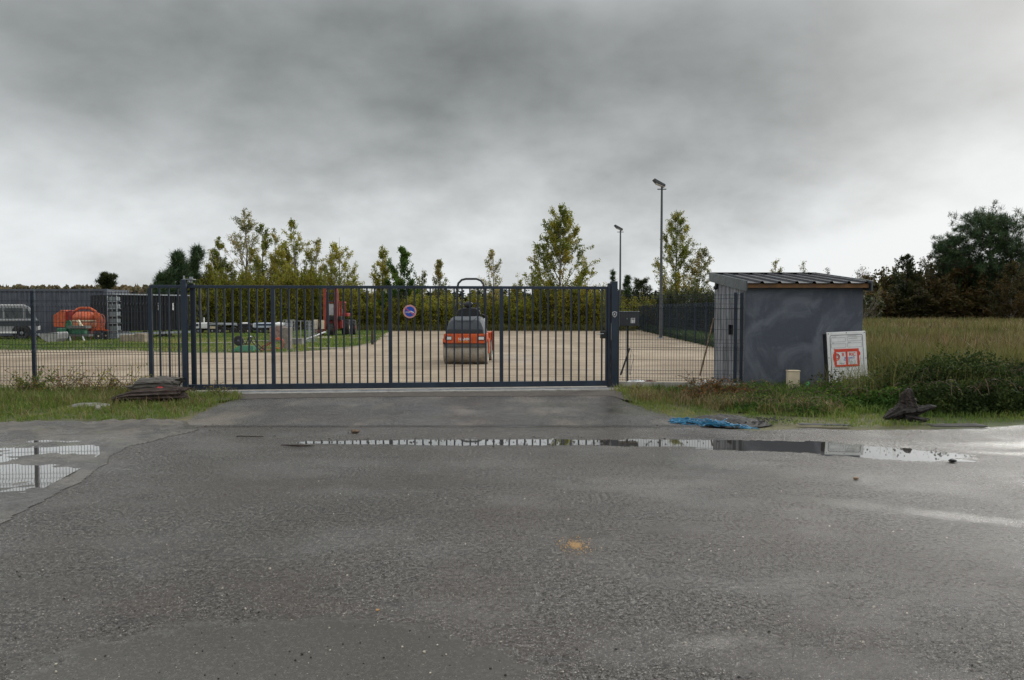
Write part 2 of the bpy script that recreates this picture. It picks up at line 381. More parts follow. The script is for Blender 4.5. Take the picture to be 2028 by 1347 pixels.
# raised tar seam and gutter line where driveway meets road
SEAM = paint('tar_seam', (.03, .03, .03), .35, 0, .2, 8)
mb = MB(); rn = random.Random(8); pts = [Vector((G(380+i*14, 843.5+.7*math.sin(i*.35)).x, G(380+i*14, 843.5).y+rn.uniform(-.012, .012), .007)) for i in range(70)]
for i in range(69):
    w = .010+.008*rn.random(); a, b = pts[i], pts[i+1]
    mb.add([(a.x, a.y-w, .0075), (b.x, b.y-w, .0075), (b.x, b.y+w, .0075), (a.x, a.y+w, .0075)], [(0, 1, 2, 3)])
struct(mb.build('road_seam', SEAM))
# mud with puddles at the left, as real low relief with a water sheet
def fbm(x, y, seed, sc, octv=5):
    rg = np.random.RandomState(seed); out = np.zeros_like(x); a = 1.0; tot = 0
    for k in range(octv):
        g = rg.rand(64, 64); u = x*sc*(2**k)+rg.rand()*50; v = y*sc*(2**k)+rg.rand()*50
        i = np.floor(u).astype(int); j = np.floor(v).astype(int); fu = u-i; fv = v-j; fu = fu*fu*(3-2*fu); fv = fv*fv*(3-2*fv)
        s = lambda I, J: g[I % 64, J % 64]
        out += a*((s(i, j)*(1-fu)+s(i+1, j)*fu)*(1-fv)+(s(i, j+1)*(1-fu)+s(i+1, j+1)*fu)*fv); tot += a; a *= .5
    return out/tot
def grid(name, poly, step, hfun, mat, kind='structure', smooth=True):
    P2 = np.array(poly); x0, y0 = P2.min(0); x1, y1 = P2.max(0)
    xs = np.arange(x0, x1+step, step); ys = np.arange(y0, y1+step, step); X, Y = np.meshgrid(xs, ys)
    inside = np.zeros(X.shape, bool); n = len(poly)
    for i in range(n):
        (ax, ay), (bx, by) = poly[i], poly[(i+1) % n]
        cnd = ((ay > Y) != (by > Y)); xi = (bx-ax)*(Y-ay)/((by-ay) if by != ay else 1e-9)+ax; inside ^= cnd & (X < xi)
    Z = hfun(X, Y); V = np.stack([X, Y, Z], -1).reshape(-1, 3); nx = len(xs)
    c = inside[:-1, :-1] & inside[1:, :-1] & inside[:-1, 1:] & inside[1:, 1:]
    J, I = np.nonzero(c); a = J*nx+I; Q = np.stack([a, a+1, a+nx+1, a+nx], 1)
    used, inv = np.unique(Q, return_inverse=True)
    o = quads(name, V[used], mat, Q=inv.reshape(Q.shape), smooth=smooth); return tag(o, kind=kind)
mudpoly = [(-14, 10.45)]+[g2(-150, 840), g2(14, 838), g2(150, 834), g2(300, 836), g2(370, 834), g2(400, 850), g2(330, 868), g2(262, 884), g2(225, 903), g2(195, 935), g2(140, 968), g2(80, 1000), g2(14, 1032), g2(-120, 1090), (-14, 4.6)]
mudpoly = wavy(mudpoly+[mudpoly[0]], .03, .2, 4)[:-1]
MP = np.array(mudpoly)
def mudh(X, Y):
    d = np.full(X.shape, 9.0)
    for i in range(len(MP)):
        a, b = MP[i], MP[(i+1) % len(MP)]; ab = b-a; L = (ab**2).sum()+1e-9
        tt = np.clip(((X-a[0])*ab[0]+(Y-a[1])*ab[1])/L, 0, 1); d = np.minimum(d, np.hypot(X-a[0]-tt*ab[0], Y-a[1]-tt*ab[1]))
    h = .017+(fbm(X, Y, 3, .9)-.5)*.085+(fbm(X, Y, 5, 6, 5)-.5)*.075+.035*np.clip(fbm(X, Y, 15, 3.2, 4)-.55, 0, 1)*np.clip((Y-8.6), 0, 1)*3
    h += .018*np.clip((Y-8.3)/1.2, -1, 1.2)
    msk = np.zeros(X.shape)
    for (cx, cy, rx, ry) in ((-4.7, 8.10, .95, .34), (-5.3, 8.62, .4, .09), (-4.75, 6.75, 1.1, .58), (-5.6, 7.5, .5, .2), (-6.8, 7.2, 1.2, .7)):
        q = np.sqrt(((X-cx)/rx)**2+((Y-cy)/ry)**2)+(fbm(X, Y, 25, 2.2, 5)-.5)*1.3; msk = np.maximum(msk, np.clip((1.15-q)/.5, 0, 1))
    h = np.maximum(h, .0125+.02*(fbm(X, Y, 27, 9, 4)-.3).clip(0)); h = h*(1-msk)+(.001+.012*(fbm(X, Y, 28, 5, 4)))*msk
    return np.maximum(.002+h*np.clip(d/.20, 0, 1), .0015)
t = NT('wet_mud'); hz = t.n.new('ShaderNodeSeparateXYZ'); t.l.new(t.tc.outputs['Object'], hz.inputs[0])
n1 = t.noise(1.4, 7, .65); n2 = t.noise(26, 6, .65)
c = t.mix(t.rng(n1, .42, .58), (.03, .026, .021), (.10, .086, .068)); c = t.mix(t.rng(t.noise(4.5, 7, .7, vec=t.co((1, 1.8, 1))), .5, .64, 0, .8), c, (.03, .025, .02)); c = t.mix(t.rng(n2, .48, .7, 0, .75), c, (.05, .042, .034)); c = t.mix(t.rng(t.vor(38, out='Color'), .2, 1, 0, .25), c, (.14, .125, .10))
c = t.mix(t.rng(t.noise(2.3, 5, .6, vec=t.co((1, 1.6, 1), (4, 9, 0))), .60, .70, 0, .7), c, (.075, .085, .03))
t.set('Base Color', c); wz = t.rng(hz.outputs[2], .014, .05, .16, .55); t.set('Roughness', t.M('ADD', wz, t.rng(n1, .3, .7, -.05, .08))); t.bump(n2, .5, .02); MUD = t.m
grid('mud', mudpoly, .028, mudh, MUD)
t = NT('puddle_water'); t.set('Base Color', (.10, .092, .075)); t.set('Roughness', .02); t.set('IOR', 2.4); t.set('Specular IOR Level', 1.0); t.set('Coat Weight', 1.0); t.set('Coat Roughness', .02); t.set('Coat IOR', 2.2); t.bump(t.noise(7, 3), .05, .01); WATER = t.m
wp = [p for p in mudpoly if p[1] < 9.4]
flat('puddle', [(-14, 9.3)]+[g2(60, 866), g2(150, 872), g2(196, 886), g2(198, 902), g2(160, 930), g2(105, 960), g2(50, 990), g2(-20, 1018), g2(-140, 1070), (-13.9, 4.7)], .0130, WATER)
# gravelled sand yard behind the gate
GA = Vector((-5.95, 13.9, 0)); GB = Vector((1.85, 14.7, 0)); GD = (GB-GA).normalized(); GANG = math.atan2(GD.y, GD.x)
def gateY(x): return GA.y+(x-GA.x)*GD.y/GD.x
t = NT('yard_sand')
Wt = wetmask(t, [(0.2, 24, 1.4, 4.5, 4, .9), (-.9, 22.5, 1.7, 1.6, 0, .65), (.8, 19.2, 3.4, .55, 3, .85), (3.2, 19.3, 3.0, .32, -3, .9), (4.4, 22.2, 1.9, .4, 0, .75), (2.6, 26.5, 2.4, 1.4, 0, .55), (1.2, 31, 3.5, 2.5, 0, .45), (2.8, 23.6, .8, 2.4, 0, .7)], 1.2, 1.1, .7)
n1 = t.noise(.5, 6, .6, vec=t.co((1, .35, 1))); n2 = t.noise(9, 7, .65); 
tr = t.noise(1.0, 6, .6, vec=t.co((.25, 2.4, 1), (0, 0, 0), (0, 0, .12)), dist=.8)
c = t.mix(t.rng(n1, .35, .65), (.25, .195, .13), (.36, .29, .205)); c = t.mix(t.rng(tr, .47, .62, 0, .75), c, (.165, .12, .08)); c = t.mix(t.rng(n2, .52, .72, 0, .6), c, (.14, .10, .07))
c = t.mix(t.M('MULTIPLY', Wt, .25), c, (.2, .16, .12)); t.set('Base Color', c)
t.set('Roughness', t.M('SUBTRACT', .92, t.M('MULTIPLY', Wt, .74))); t.set('Specular IOR Level', t.rng(Wt, 0, 1, .4, 1.0))
t.bump(t.M('ADD', t.M('MULTIPLY', tr, 1.5), t.M('MULTIPLY', n2, .6)), t.M('SUBTRACT', .9, t.M('MULTIPLY', Wt, .55)), .07); SAND = t.m
FR0 = Vector((7.6, 17.3, 0)); FR1 = Vector((9.75, 57, 0))
yard = [(-60, gateY(-60)+.35), (-9, gateY(-9)+.35), (1.9, 15.0), (4.5, 14.9), (4.52, 17.0), (7.6, 17.1), (FR1.x+.05, FR1.y), g2(1180, 654.6), g2(1000, 655), g2(768, 655), g2(752, 668), g2(742, 678), g2(705, 686), g2(640, 694), g2(560, 698.5), g2(380, 699), g2(230, 694), g2(14, 694), (-60, 28.5)]
def yz(X, Y): return .004+.02*(fbm(X, Y, 12, .35, 3))*np.clip((Y-15.5)/2, 0, 1)
flat('yard', wavy(yard+[yard[0]], .07, .8, 9)[:-1], .0, SAND)
# gate sill with its steel guide rail, and the low kerb wall under the right-hand mesh
sill = thing('gate_sill', 'pale concrete sill with a steel guide rail running under the long sliding gate', 'sill', GA, GANG)
MB().box(-.35, -.42, -.05, 8.05, .16, .022).build('concrete_strip', CONC, sill, .006)
MB().box(-.30, -.30, .022, 7.95, -.26, .04).build('guide_rail', STEEL, sill)
DARKS = paint('damp_gravel', (.055, .045, .036), .8, 0, .5, 20, .8, 45, stain=(.15, .12, .09), stain_amt=.4)
flat('gravel_edge', wavy([g2(380, 797), g2(520, 790), g2(800, 786), g2(1210, 785), g2(1260, 798)], .03, .1, 2)+[g2(1262, 779), g2(1215, 775), g2(800, 778), g2(380, 783)], .0095, DARKS)
flat('dirt_strip', wavy([(2.0, 14.86), (4.4, 14.66)], .02, .3, 2)+wavy([(4.5, 15.45), (2.1, 15.55)], .09, .2, 7), .012, paint('dark_soil', (.045, .033, .024), .9, 0, .5, 9, .9, 30))
# mound of dark grit by the rope
def mound(c, rx, ry, h, seed, name, mat, label):
    n = 46; xs = np.linspace(-1, 1, n); X, Y = np.meshgrid(xs, xs); r = np.hypot(X, Y)
    Z = h*np.clip(1-r**1.7, 0, None)*(.6+.8*fbm(X, Y, seed, 4))+.02*(fbm(X, Y, seed+1, 16, 3)-.5)*np.clip(1.05-r, 0, .3)*4
    V = np.stack([c[0]+X*rx, c[1]+Y*ry, c[2]+Z-.01], -1).reshape(-1, 3); J, I = np.nonzero(r[:-1, :-1] < 1.02); a = J*n+I
    Q = np.stack([a, a+1, a+n+1, a+n], 1); u, inv = np.unique(Q, return_inverse=True)
    return tag(quads(name, V[u], mat, Q=inv.reshape(Q.shape), smooth=True), label, 'mound')
gm = G(1440, 838); mound((gm.x, gm.y+.1, 0), .62, .42, .10, 4, 'grit_mound', paint('dark_grit', (.025, .024, .023), .8, 0, .5, 30, 1, 60, stain=(.09, .08, .07), stain_amt=.4), 'low mound of dark road grit at the verge, behind the blue rope')
# small stones lying about
def stones(name, n, samp, smin, smax, mat, label, seed, z=0.0, fl=.6, kind='stuff'):
    rg = np.random.RandomState(seed); base = np.array([(x, y, z) for z in (-1, 1) for x, y in ((-1, -1), (1, -1), (1, 1), (-1, 1))], float)*.6
    base = np.vstack([base, [(0, 0, 1.05), (0, 0, -1)]])
    fq = np.array([(0, 1, 5, 4), (1, 2, 6, 5), (2, 3, 7, 6), (3, 0, 4, 7), (4, 5, 8, 8), (5, 6, 8, 8), (6, 7, 8, 8), (7, 4, 8, 8)])
    Vs = []; Fs = []
    for i in range(n):
        x, y = samp(rg); s = smin+(smax-smin)*rg.rand()**3; a = rg.rand()*6.28
        b = base*(1+rg.uniform(-.3, .3, base.shape)); b = b*np.array([s, s*rg.uniform(.6, 1), s*fl]); ca, sa = math.cos(a), math.sin(a)
        b = np.stack([b[:, 0]*ca-b[:, 1]*sa+x, b[:, 0]*sa+b[:, 1]*ca+y, b[:, 2]+z+s*fl*.5], 1); k = len(Vs)*10; Vs.append(b); Fs += [tuple(dict.fromkeys(int(q)+k for q in f)) for f in fq]
    me = bpy.data.meshes.new(name); me.from_pydata([tuple(v) for b in Vs for v in b], [], Fs); me.materials.append(mat)
    o = bpy.data.objects.new(name, me); COL.objects.link(o)
    return tag(o, label, 'gravel', kind=kind)
def roadsamp(lo, hi):
    def f(rg):
        py = lo+(hi-lo)*rg.rand()**.8; px = rg.uniform(-40, 2070); v = G(px, py); return v.x, v.y
    return f
stones('gravel', 800, roadsamp(850, 1345), .002, .008, paint('black_grit', (.02, .02, .02), .7), 'dark grit scattered over the wet road', 3)
stones('gravel', 420, roadsamp(850, 1345), .002, .009, paint('pale_grit', (.40, .36, .29), .6), 'pale stone chips scattered over the wet road', 4)
def clus(lst):
    def f(rg):
        px, py, rx, ry = lst[rg.randint(len(lst))]; v = G(px+rg.randn()*rx, py+abs(rg.randn())*ry*(1 if rg.rand() > .5 else -1)*.7); return v.x, v.y
    return f
stones('gravel', 620, clus([(120, 855, 90, 12), (250, 858, 80, 9), (300, 848, 70, 6), (450, 850, 90, 6), (200, 842, 80, 4), (900, 786, 220, 3), (1350, 840, 60, 7), (1500, 850, 90, 3), (1800, 858, 130, 3), (640, 868, 60, 8), (1100, 872, 150, 6)]), .003, .014, paint('mixed_gravel', (.13, .115, .1), .8, 0, .5, 30), 'mixed gravel along the edges of driveway and road', 6, .004)
stones('gravel', 420, clus([(700, 876, 60, 6), (850, 876, 90, 6), (1000, 877, 90, 7), (1150, 876, 80, 7), (1300, 876, 60, 6), (1800, 893, 60, 9)]), .004, .013, paint('wet_grit', (.02, .018, .016), .5), 'dark grit lying in the gutter puddle before the gate', 17, .002)
stones('gravel', 500, clus([(1450, 838, 45, 5), (1500, 836, 50, 5)]), .004, .02, paint('mound_gravel', (.04, .038, .036), .8, 0, .5, 30), 'loose grit round the mound', 7, .03)
# ---------------------------------------------------------------- sliding gate
gate = thing('sliding_gate', 'long navy metal sliding gate of upright bars closed across the driveway', 'gate', GA, GANG)
Lg = (GB-GA).length
def gx(px):                        # photo column -> distance along the gate line
    k = (px-CX)/F; s = (GA.x-k*GA.y)/(k*GD.y-GD.x); return s
x0, x1 = gx(298), gx(1205)
MB().box(x0, -.03, 1.945, x1, .03, 2.0).build('top_rail', NAVY, gate, .004)
MB().box(x0+.35, -.035, .045, x1, .035, .15).build('bottom_rail', NAVY, gate, .005)
thick = [298, 541, 773, 993]
for px in thick:
    a = gx(px)
    MB().box(a-.035, -.028, .15 if px > 300 else .10, a+.035, .028, 1.945).build('frame_upright', NAVY, gate, .004)
MB().box(x1-.06, -.029, .15, x1, .029, 1.945).build('frame_upright', NAVY, gate, .004)
barmesh = None
def bar(a):
    global barmesh
    if barmesh is None: barmesh = MB().box(-.0145, -.0145, .148, .0145, .0145, 1.947).build('bar', NAVY, gate); barmesh.location = (a, 0, 0); return
    c = barmesh.copy(); COL.objects.link(c); c.parent = gate; c.location = (a, 0, 0)
for a, b, n in ((298, 372, 4), (380, 541, 10), (541, 773, 15), (773, 993, 14), (993, 1207, 14)):
    s0, s1 = gx(a), gx(b)
    for i in range(1, n): bar(s0+(s1-s0)*i/n)
bar(gx(382)+.04)
lk = MB().box(x1-.16, -.06, .98, x1-.05, .045, 1.13).build('lock_case', BLACK, gate, .01)
MB().tube([(x1-.12, -.06, 1.075), (x1-.12, -.10, 1.075), (x1-.25, -.10, 1.07)], .009, 8).build('handle', STEEL, lk)
# no parking disc hung on the gate bars
sg = P(811.5, 617, gateY(-1.9)-.05); sgn = thing('parking_sign', 'round no parking sign, blue with a red ring, hung on the gate bars', 'sign', sg, GANG)
PINK = paint('faded_red_ring', (.62, .30, .27), .4, 0, .15, 20); SBLUE = paint('sign_blue', (.015, .07, .42), .35, 0, .1, 20)
MB().lathe([(.128, -.002), (.128, .004)], ax='y', n=40).build('ring', PINK, sgn)
MB().lathe([(.096, -.006), (.096, -.002)], ax='y', n=40).build('disc', SBLUE, sgn)
MB().beam((-.085, -.008, .065), (.085, -.008, -.065), .004, .026, up=(.6, 0, .8)).build('slash', paint('sign_slash', (.42, .10, .22), .4), sgn)
def text(s, size, mat, parent, loc, rot=(math.pi/2, 0, 0), ext=.001, sx=1, bold=False, name='lettering', serif=False, space=1):
    cu = bpy.data.curves.new('lettering', 'FONT'); cu.body = s; cu.size = size; cu.extrude = ext; cu.align_x = 'CENTER'; cu.align_y = 'CENTER'; cu.space_character = space
    if bold: cu.offset = size*.022
    o = bpy.data.objects.new('tmp', cu); COL.objects.link(o); dg = bpy.context.evaluated_depsgraph_get()
    me = bpy.data.meshes.new_from_object(o.evaluated_get(dg)); bpy.data.objects.remove(o); me.materials.clear(); me.materials.append(mat)
    r = bpy.data.objects.new(name, me); COL.objects.link(r); r.parent = parent; r.location = loc; r.rotation_euler = rot; r.scale = (sx, 1, 1); return r
text('STOP', .036, STICKW, sgn, (-.038, -.0095, -.016), bold=True)
MB().beam((.012, -.0095, .008), (.080, -.0095, -.022), .002, .018, up=(.4, 0, .9)).build('arrow', STICKW, sgn)
# gate posts
def gpt(px, off=0, z=0): s = gx(px); p = GA+GD*s+Vector((-GD.y, GD.x, 0))*off; return (p.x, p.y, z)
p1 = thing('gate_post', 'left gate post, a pair of navy square posts with a steel roller bracket on top', 'post', gpt(369, -.09), GANG)
MB().box(-.045, -.05, -.05, .045, .05, 2.10).build('outer_post', NAVY, p1, .006)
MB().box(.065, .12, .03, .135, .21, 2.03).build('inner_post', NAVY, p1, .006)
mb = MB(); mb.box(-.02, -.02, 2.10, .16, .19, 2.112); mb.cyl((.08, .03, 2.05), (.08, .03, 2.10), .022); mb.cyl((.08, .15, 2.05), (.08, .15, 2.10), .022); mb.cyl((-.0, 0, 2.11), (0, 0, 2.17), .012); mb.box(.10, -.02, 2.112, .16, .0, 2.15)
mb.build('roller_bracket', STEEL, p1)
p2 = thing('gate_post', 'right gate post, a wide navy closing post with a small shield badge', 'post', gpt(1213, -.02), GANG)
MB().box(-.045, -.09, -.05, .075, .06, 2.10).build('closing_post', NAVY, p2, .008)
MB().box(-.105, -.04, .03, -.06, .05, 2.06).build('catch_channel', NAVY, p2, .005)
MB().box(.08, -.03, -.05, .125, .04, 1.92).build('mesh_post', NAVY, p2, .004)
MB().box(-.055, -.097, .95, -.049, -.090, 1.28).build('strike_plate', STEEL, p2)
sh = [(-.046, .045), (-.03, .047), (0, .058), (.03, .047), (.046, .045), (.043, -.01), (.025, -.042), (0, -.06), (-.025, -.042), (-.043, -.01)]
bd = MB().prism([(x+.015, z+1.455) for x, z in sh], -.094, -.0905).build('badge', STICKW, p2)
MB().prism([(x*.78+.015, z*.78+1.455) for x, z in sh], -.097, -.0942).build('badge_field', NAVY, bd)
mb = MB(); mb.torus((.015, -.0985, 1.456), .016, .004, 'y', 16, 4, .5, 5.2); mb.box(.010, -.1, 1.436, .02, -.0972, 1.462); mb.build('badge_emblem', STICKW, bd)
mb = MB(); mb.box(0, 0, 0, .40, .15, .06); mb.build  # concrete block under the gate tail
blk = thing('concrete_footing', 'small pale concrete footing under the tail of the gate, beside the left post', 'footing', gpt(338, -.12, .0), GANG)
MB().box(0, 0, -.02, .30, .2, .14).build('footing_block', CONC, blk, .01)
# ---------------------------------------------------------------- welded mesh fences
def mesh_fence(name, label, A, B, z0, z1, posts, ztop=None, vs=.055, wr=.0030, group=None, rows=None, ptop=.04, pw=.03, pbase=-.1, th=None):
    A = Vector(A); B = Vector(B); d = (B-A).normalized(); L = (B-A).length; ang = math.atan2(d.y, d.x); th = th or thing(name, label, 'fence', A, ang, group)
    k = int(L/vs); folds = [z0+.10, z0+.70 if z1-z0 > 1.5 else z0+.5, z1-.22]
    def foldoff(z): return 0
    V = []; 
    def bx(x0_, y0_, z0_, x1_, y1_, z1_):
        c = [(x, y, z) for z in (z0_, z1_) for x, y in ((x0_, y0_), (x1_, y0_), (x1_, y1_), (x0_, y1_))]
        for f in ((0, 1, 5, 4), (1, 2, 6, 5), (2, 3, 7, 6), (3, 0, 4, 7)): V.append([c[i] for i in f])
        if x1_-x0_ > .5: V.append([c[i] for i in (4, 5, 6, 7)]); V.append([c[i] for i in (3, 2, 1, 0)])
    fz = sorted(folds)
    for i in range(k+1):
        x = i*vs; zs = [z0-.01]
        for f in fz: zs += [f-.045, f, f+.045]
        zs.append(z1+.02); offs = [0]+[o for f in fz for o in (0, -.035, 0)]+[0]
        for a in range(len(zs)-1):
            za, zb = zs[a], zs[a+1]; ya, yb = offs[a], offs[a+1]
            c = [(x-wr, ya-wr, za), (x+wr, ya-wr, za), (x+wr, yb-wr, zb), (x-wr, yb-wr, zb)]; V.append(c)
            V.append([(x+wr, ya-wr, za), (x+wr, ya+wr, za), (x+wr, yb+wr, zb), (x+wr, yb-wr, zb)]); V.append([(x-wr, ya-wr, za), (x-wr, ya+wr, za), (x-wr, yb+wr, zb), (x-wr, yb-wr, zb)])
            V.append([(x-wr, ya+wr, za), (x+wr, ya+wr, za), (x+wr, yb+wr, zb), (x-wr, yb+wr, zb)])
    zr = [z0+.01]; z = z0+.01
    while z < z1: zr.append(z); z += .2
    for f in fz: zr += [f-.045, f+.045]
    zr.append(z1)
    for z in sorted(set(zr)): bx(0, wr, z-wr*1.1, L, wr*3.2, z+wr*1.1)
    quads('mesh_panel', V, NAVYW, parent=th)
    for s in posts:
        MB().box(s-pw, .012, pbase, s+pw, .012+2*pw, z1+ptop).build('fence_post', NAVY, th, .004)
    return th
def fl(px): s = gx(px); p = GA+GD*s; return Vector((p.x, p.y+.10, 0))
FL0, FL1 = GA+GD*gx(-620)+Vector((0, .10, 0)), GA+GD*gx(366)+Vector((0, .07, 0))
Lf = (FL1-FL0).length
def fs(px): return gx(px)-gx(-620)
mesh_fence('mesh_fence', 'green-black welded mesh fence to the left of the gate, weeds growing along its foot', FL0, FL1, .10, 1.86, [fs(58)-2.55*k for k in range(0, 4)])
FRA, FRB = Vector((1.98, 14.74, 0)), Vector((4.48, 14.42, 0))
fr = mesh_fence('mesh_fence', 'short welded mesh panel on a low concrete kerb, between gate and grey shed', FRA, FRB, .15, 1.83, [2.36, 2.475], ptop=.05, vs=.052)
MB().box(.0, -.02, -.1, 2.46, .05, .125).build('kerb_wall', CONC, fr, .006)
Lr = (FR1-FR0).length
mesh_fence('mesh_fence', 'long boundary mesh fence running back along the right edge of the sand yard', FR0, FR1, .08, 1.86, [Lr*(1-k/16) for k in range(17)], wr=.0022, vs=.06)
# ---------------------------------------------------------------- shed
shed = thing('meter_shed', 'dark grey rendered shed with a sloping ribbed metal roof beside the gate', 'shed', (4.52, 14.5, 0))
t = NT('dark_render'); v = t.co((1, 1, 1)); a = t.noise(1.1, 7, .62, dist=1.2); b = t.noise(3.6, 8, .7, dist=.8); s = t.noise(2.2, 5, .6, vec=t.co((2.5, 2.5, .5)))
c = t.mix(t.rng(a, .38, .66), (.062, .072, .094), (.145, .16, .19)); c = t.mix(t.rng(b, .55, .72, 0, .5), c, (.165, .178, .20)); c = t.mix(t.rng(s, .55, .75, 0, .35), c, (.045, .05, .06))
t.set('Base Color', c); t.set('Roughness', t.rng(b, .3, .7, .5, .75)); t.bump(t.M('ADD', t.noise(14, 6, .6), t.M('MULTIPLY', a, 2)), .35, .015); RENDER = t.m
# left wall is a lighter, streaked coat
t = NT('streaked_render'); s = t.noise(2.4, 6, .65, vec=t.co((1, 2.6, .45))); b = t.noise(6, 6, .6)
c = t.mix(t.rng(s, .38, .62), (.06, .068, .08), (.21, .225, .245)); c = t.mix(t.rng(b, .5, .75, 0, .4), c, (.09, .10, .115)); t.set('Base Color', c); t.set('Roughness', .75); t.bump(t.noise(18, 5), .25, .01); RENDL = t.m
D, Wd = 2.2, 2.28
H0, H1 = 1.985, 2.20
mb = MB(); mb.add([(0.0, 0, -.1), (Wd, 0, -.1), (Wd, 0, H0), (0, 0, H0), (0, D, -.1), (Wd, D, -.1), (Wd, D, H1), (0, D, H1)], [(0, 1, 2, 3), (1, 5, 6, 2), (5, 4, 7, 6), (3, 2, 6, 7)])
mb.build('wall', RENDER, shed)
hy0, hy1, hz0, hz1 = .78, 1.12, 1.02, 1.24     # opening in the left wall
def sy(y): return H0+(H1-H0)*y/D
mb = MB(); q = lambda ya, yb, za, zb, zc, zd: mb.add([(0, ya, za), (0, yb, zb), (0, yb, zc), (0, ya, zd)], [(0, 1, 2, 3)])
q(0, hy0, -.1, -.1, sy(hy0), sy(0)); q(hy1, D, -.1, -.1, sy(D), sy(hy1)); q(hy0, hy1, -.1, -.1, hz0, hz0); q(hy0, hy1, hz1, hz1, sy(hy1), sy(hy0))
mb.build('side_wall', RENDL, shed)
vt = MB(); vt.box(.001, hy0, hz0, .12, hy0+.012, hz1); vt.box(.001, hy1-.012, hz0, .12, hy1, hz1); vt.box(.001, hy0+.012, hz0, .12, hy1-.012, hz0+.01); vt.box(.001, hy0+.012, hz1-.01, .12, hy1-.012, hz1); vt.box(.12, hy0, hz0, .13, hy1, hz1); vt.build('vent_opening', BLACK, shed)
# roof: ribbed sheet, verge flashings, timber eave board
ROOF = paint('roof_sheet', (.020, .023, .028), .6, 0, .15, 3); ROOF.node_tree.nodes['Principled BSDF'].inputs['Specular IOR Level'].default_value = .3; FLASH = paint('roof_flashing', (.075, .09, .10), .35, .3, .25, 4)
rx0, rx1, ry0, ry1 = -.02, Wd+.07, -.16, 2.5; rz0, rz1 = 2.055, 2.345
def rz(y): return rz0+(rz1-rz0)*(y-ry0)/(ry1-ry0)
prof = []; pitch = .333; x = rx0+.0; k = 0
while x < rx1-.02:
    prof += [(x, 0)]; xa = min(x+pitch-.085, rx1)
    prof += [(xa, 0)]
    if xa+.085 < rx1: prof += [(xa+.022, .038), (xa+.058, .038)]
    x += pitch
prof.append((rx1, 0))
mb = MB(); n = len(prof)
mb.add([(x, ry0, rz(ry0)+z) for x, z in prof]+[(x, ry1, rz(ry1)+z) for x, z in prof], [(i, i+1, i+1+n, i+n) for i in range(n-1)])
mb.add([(x, ry0, rz(ry0)+z-.006) for x, z in prof]+[(x, ry1, rz(ry1)+z-.006) for x, z in prof], [(i, i+n, i+1+n, i+1) for i in range(n-1)])
mb.add([(x, ry0, rz(ry0)+z) for x, z in prof]+[(x, ry0, rz(ry0)+z-.006) for x, z in prof], [(i, i+n, i+1+n, i+1) for i in range(n-1)])
rf = mb.build('roof', ROOF, shed)
MB().box(rx0+.01, ry0+.035, 1.965, rx1-.02, ry0+.075, 2.045).build('eave_board', WOODO, rf)
MB().box(rx0+.01, ry0+.076, 1.985, rx1-.02, 0.03, 2.0).build('soffit', WOODO, rf)
def verge(xa, xb, name):
    mb = MB(); a = (ry0-.03, ry1+.02)
    mb.add([(x, y, rz(y)+dz) for y in a for x in (xa, xb) for dz in (-.155, .048)], [(0, 1, 3, 2), (4, 6, 7, 5), (0, 4, 5, 1), (2, 3, 7, 6), (1, 5, 7, 3), (0, 2, 6, 4)])
    return mb.build(name, FLASH, rf)
verge(rx0-.025, rx0-.001, 'verge_flashing'); verge(rx1+.001, rx1+.025, 'verge_flashing')
mb = MB(); mb.add([(x, ry1+.03, rz(ry1)+z) for x in (rx0-.02, rx1+.02) for z in (-.1, .05)]+[(x, ry1-.07, rz(ry1-.07)+.052) for x in (rx0-.02, rx1+.02)], [(0, 1, 3, 2), (1, 4, 5, 3)]); mb.build('ridge_flashing', FLASH, rf)
mb = MB(); mb.ell((-.05, 1.95, 2.03), .05, .05, .05); mb.box(-.06, 1.92, 2.05, 0, 1.98, 2.12); mb.build('security_camera', BLACK, shed, smooth=True)
# meter cabinet door leaning at the corner
mc = thing('meter_cabinet', 'white leaning meter panel with a red framed sticker, at the right corner of the shed', 'panel', P(1678, 757, 13.7), R(4))
mc.rotation_euler = (R(-4), R(-2.2), R(3))
MB().box(-.36, 0, 0, .36, .13, .905).build('cabinet_back', BLACK, mc, .01)
MB().box(-.345, -.02, .005, .385, -.001, .93).build('cover', WHITE, mc, .006)
def frame(mb, x0, z0, x1, z1, w, y0=-.024, y1=-.0205, r=.02):
    n = 5; o = []; i_ = []
    for cx, cz, a0 in ((x1-r, z1-r, 0), (x0+r, z1-r, 90), (x0+r, z0+r, 180), (x1-r, z0+r, 270)):
        for k in range(n+1):
            a = R(a0+90*k/n); o.append((cx+r*math.cos(a), cz+r*math.sin(a))); rr = max(r-w, .0005); i_.append((cx+math.copysign(r-w-rr, 0)*0+(rr)*math.cos(a) if r > w else cx, cz+rr*math.sin(a) if r > w else cz))
    m = len(o); y = y0
    mb.add([(x, y, z) for x, z in o]+[(x, y, z) for x, z in i_], [(k, (k+1) % m, (k+1) % m+m, k+m) for k in range(m)]); return mb
mb = MB(); frame(mb, -.295, .045, .325, .875, .008, r=.04); mb.build('door_seam', TEXTK, mc)
for (a, b, c_, d) in ((-.275, .745, .0, .825), (.03, .755, .305, .835), (-.275, .635, .0, .715), (.03, .64, .305, .72), (-.275, .205, .0, .285), (.03, .21, .305, .29), (-.275, .09, .0, .165), (.03, .095, .305, .17)): frame(MB(), a, b, c_, d, .0045, r=.015).build('label_box', TEXTG, mc)
for (a, z, w) in ((-.26, .838, .09), (.04, .848, .17), (-.26, .724, .04), (.04, .73, .06), (-.24, .245, .07), (.06, .80, .14)): MB().box(a, -.0235, z, a+w, -.0205, z+.006).build('caption_line', TEXTG, mc)
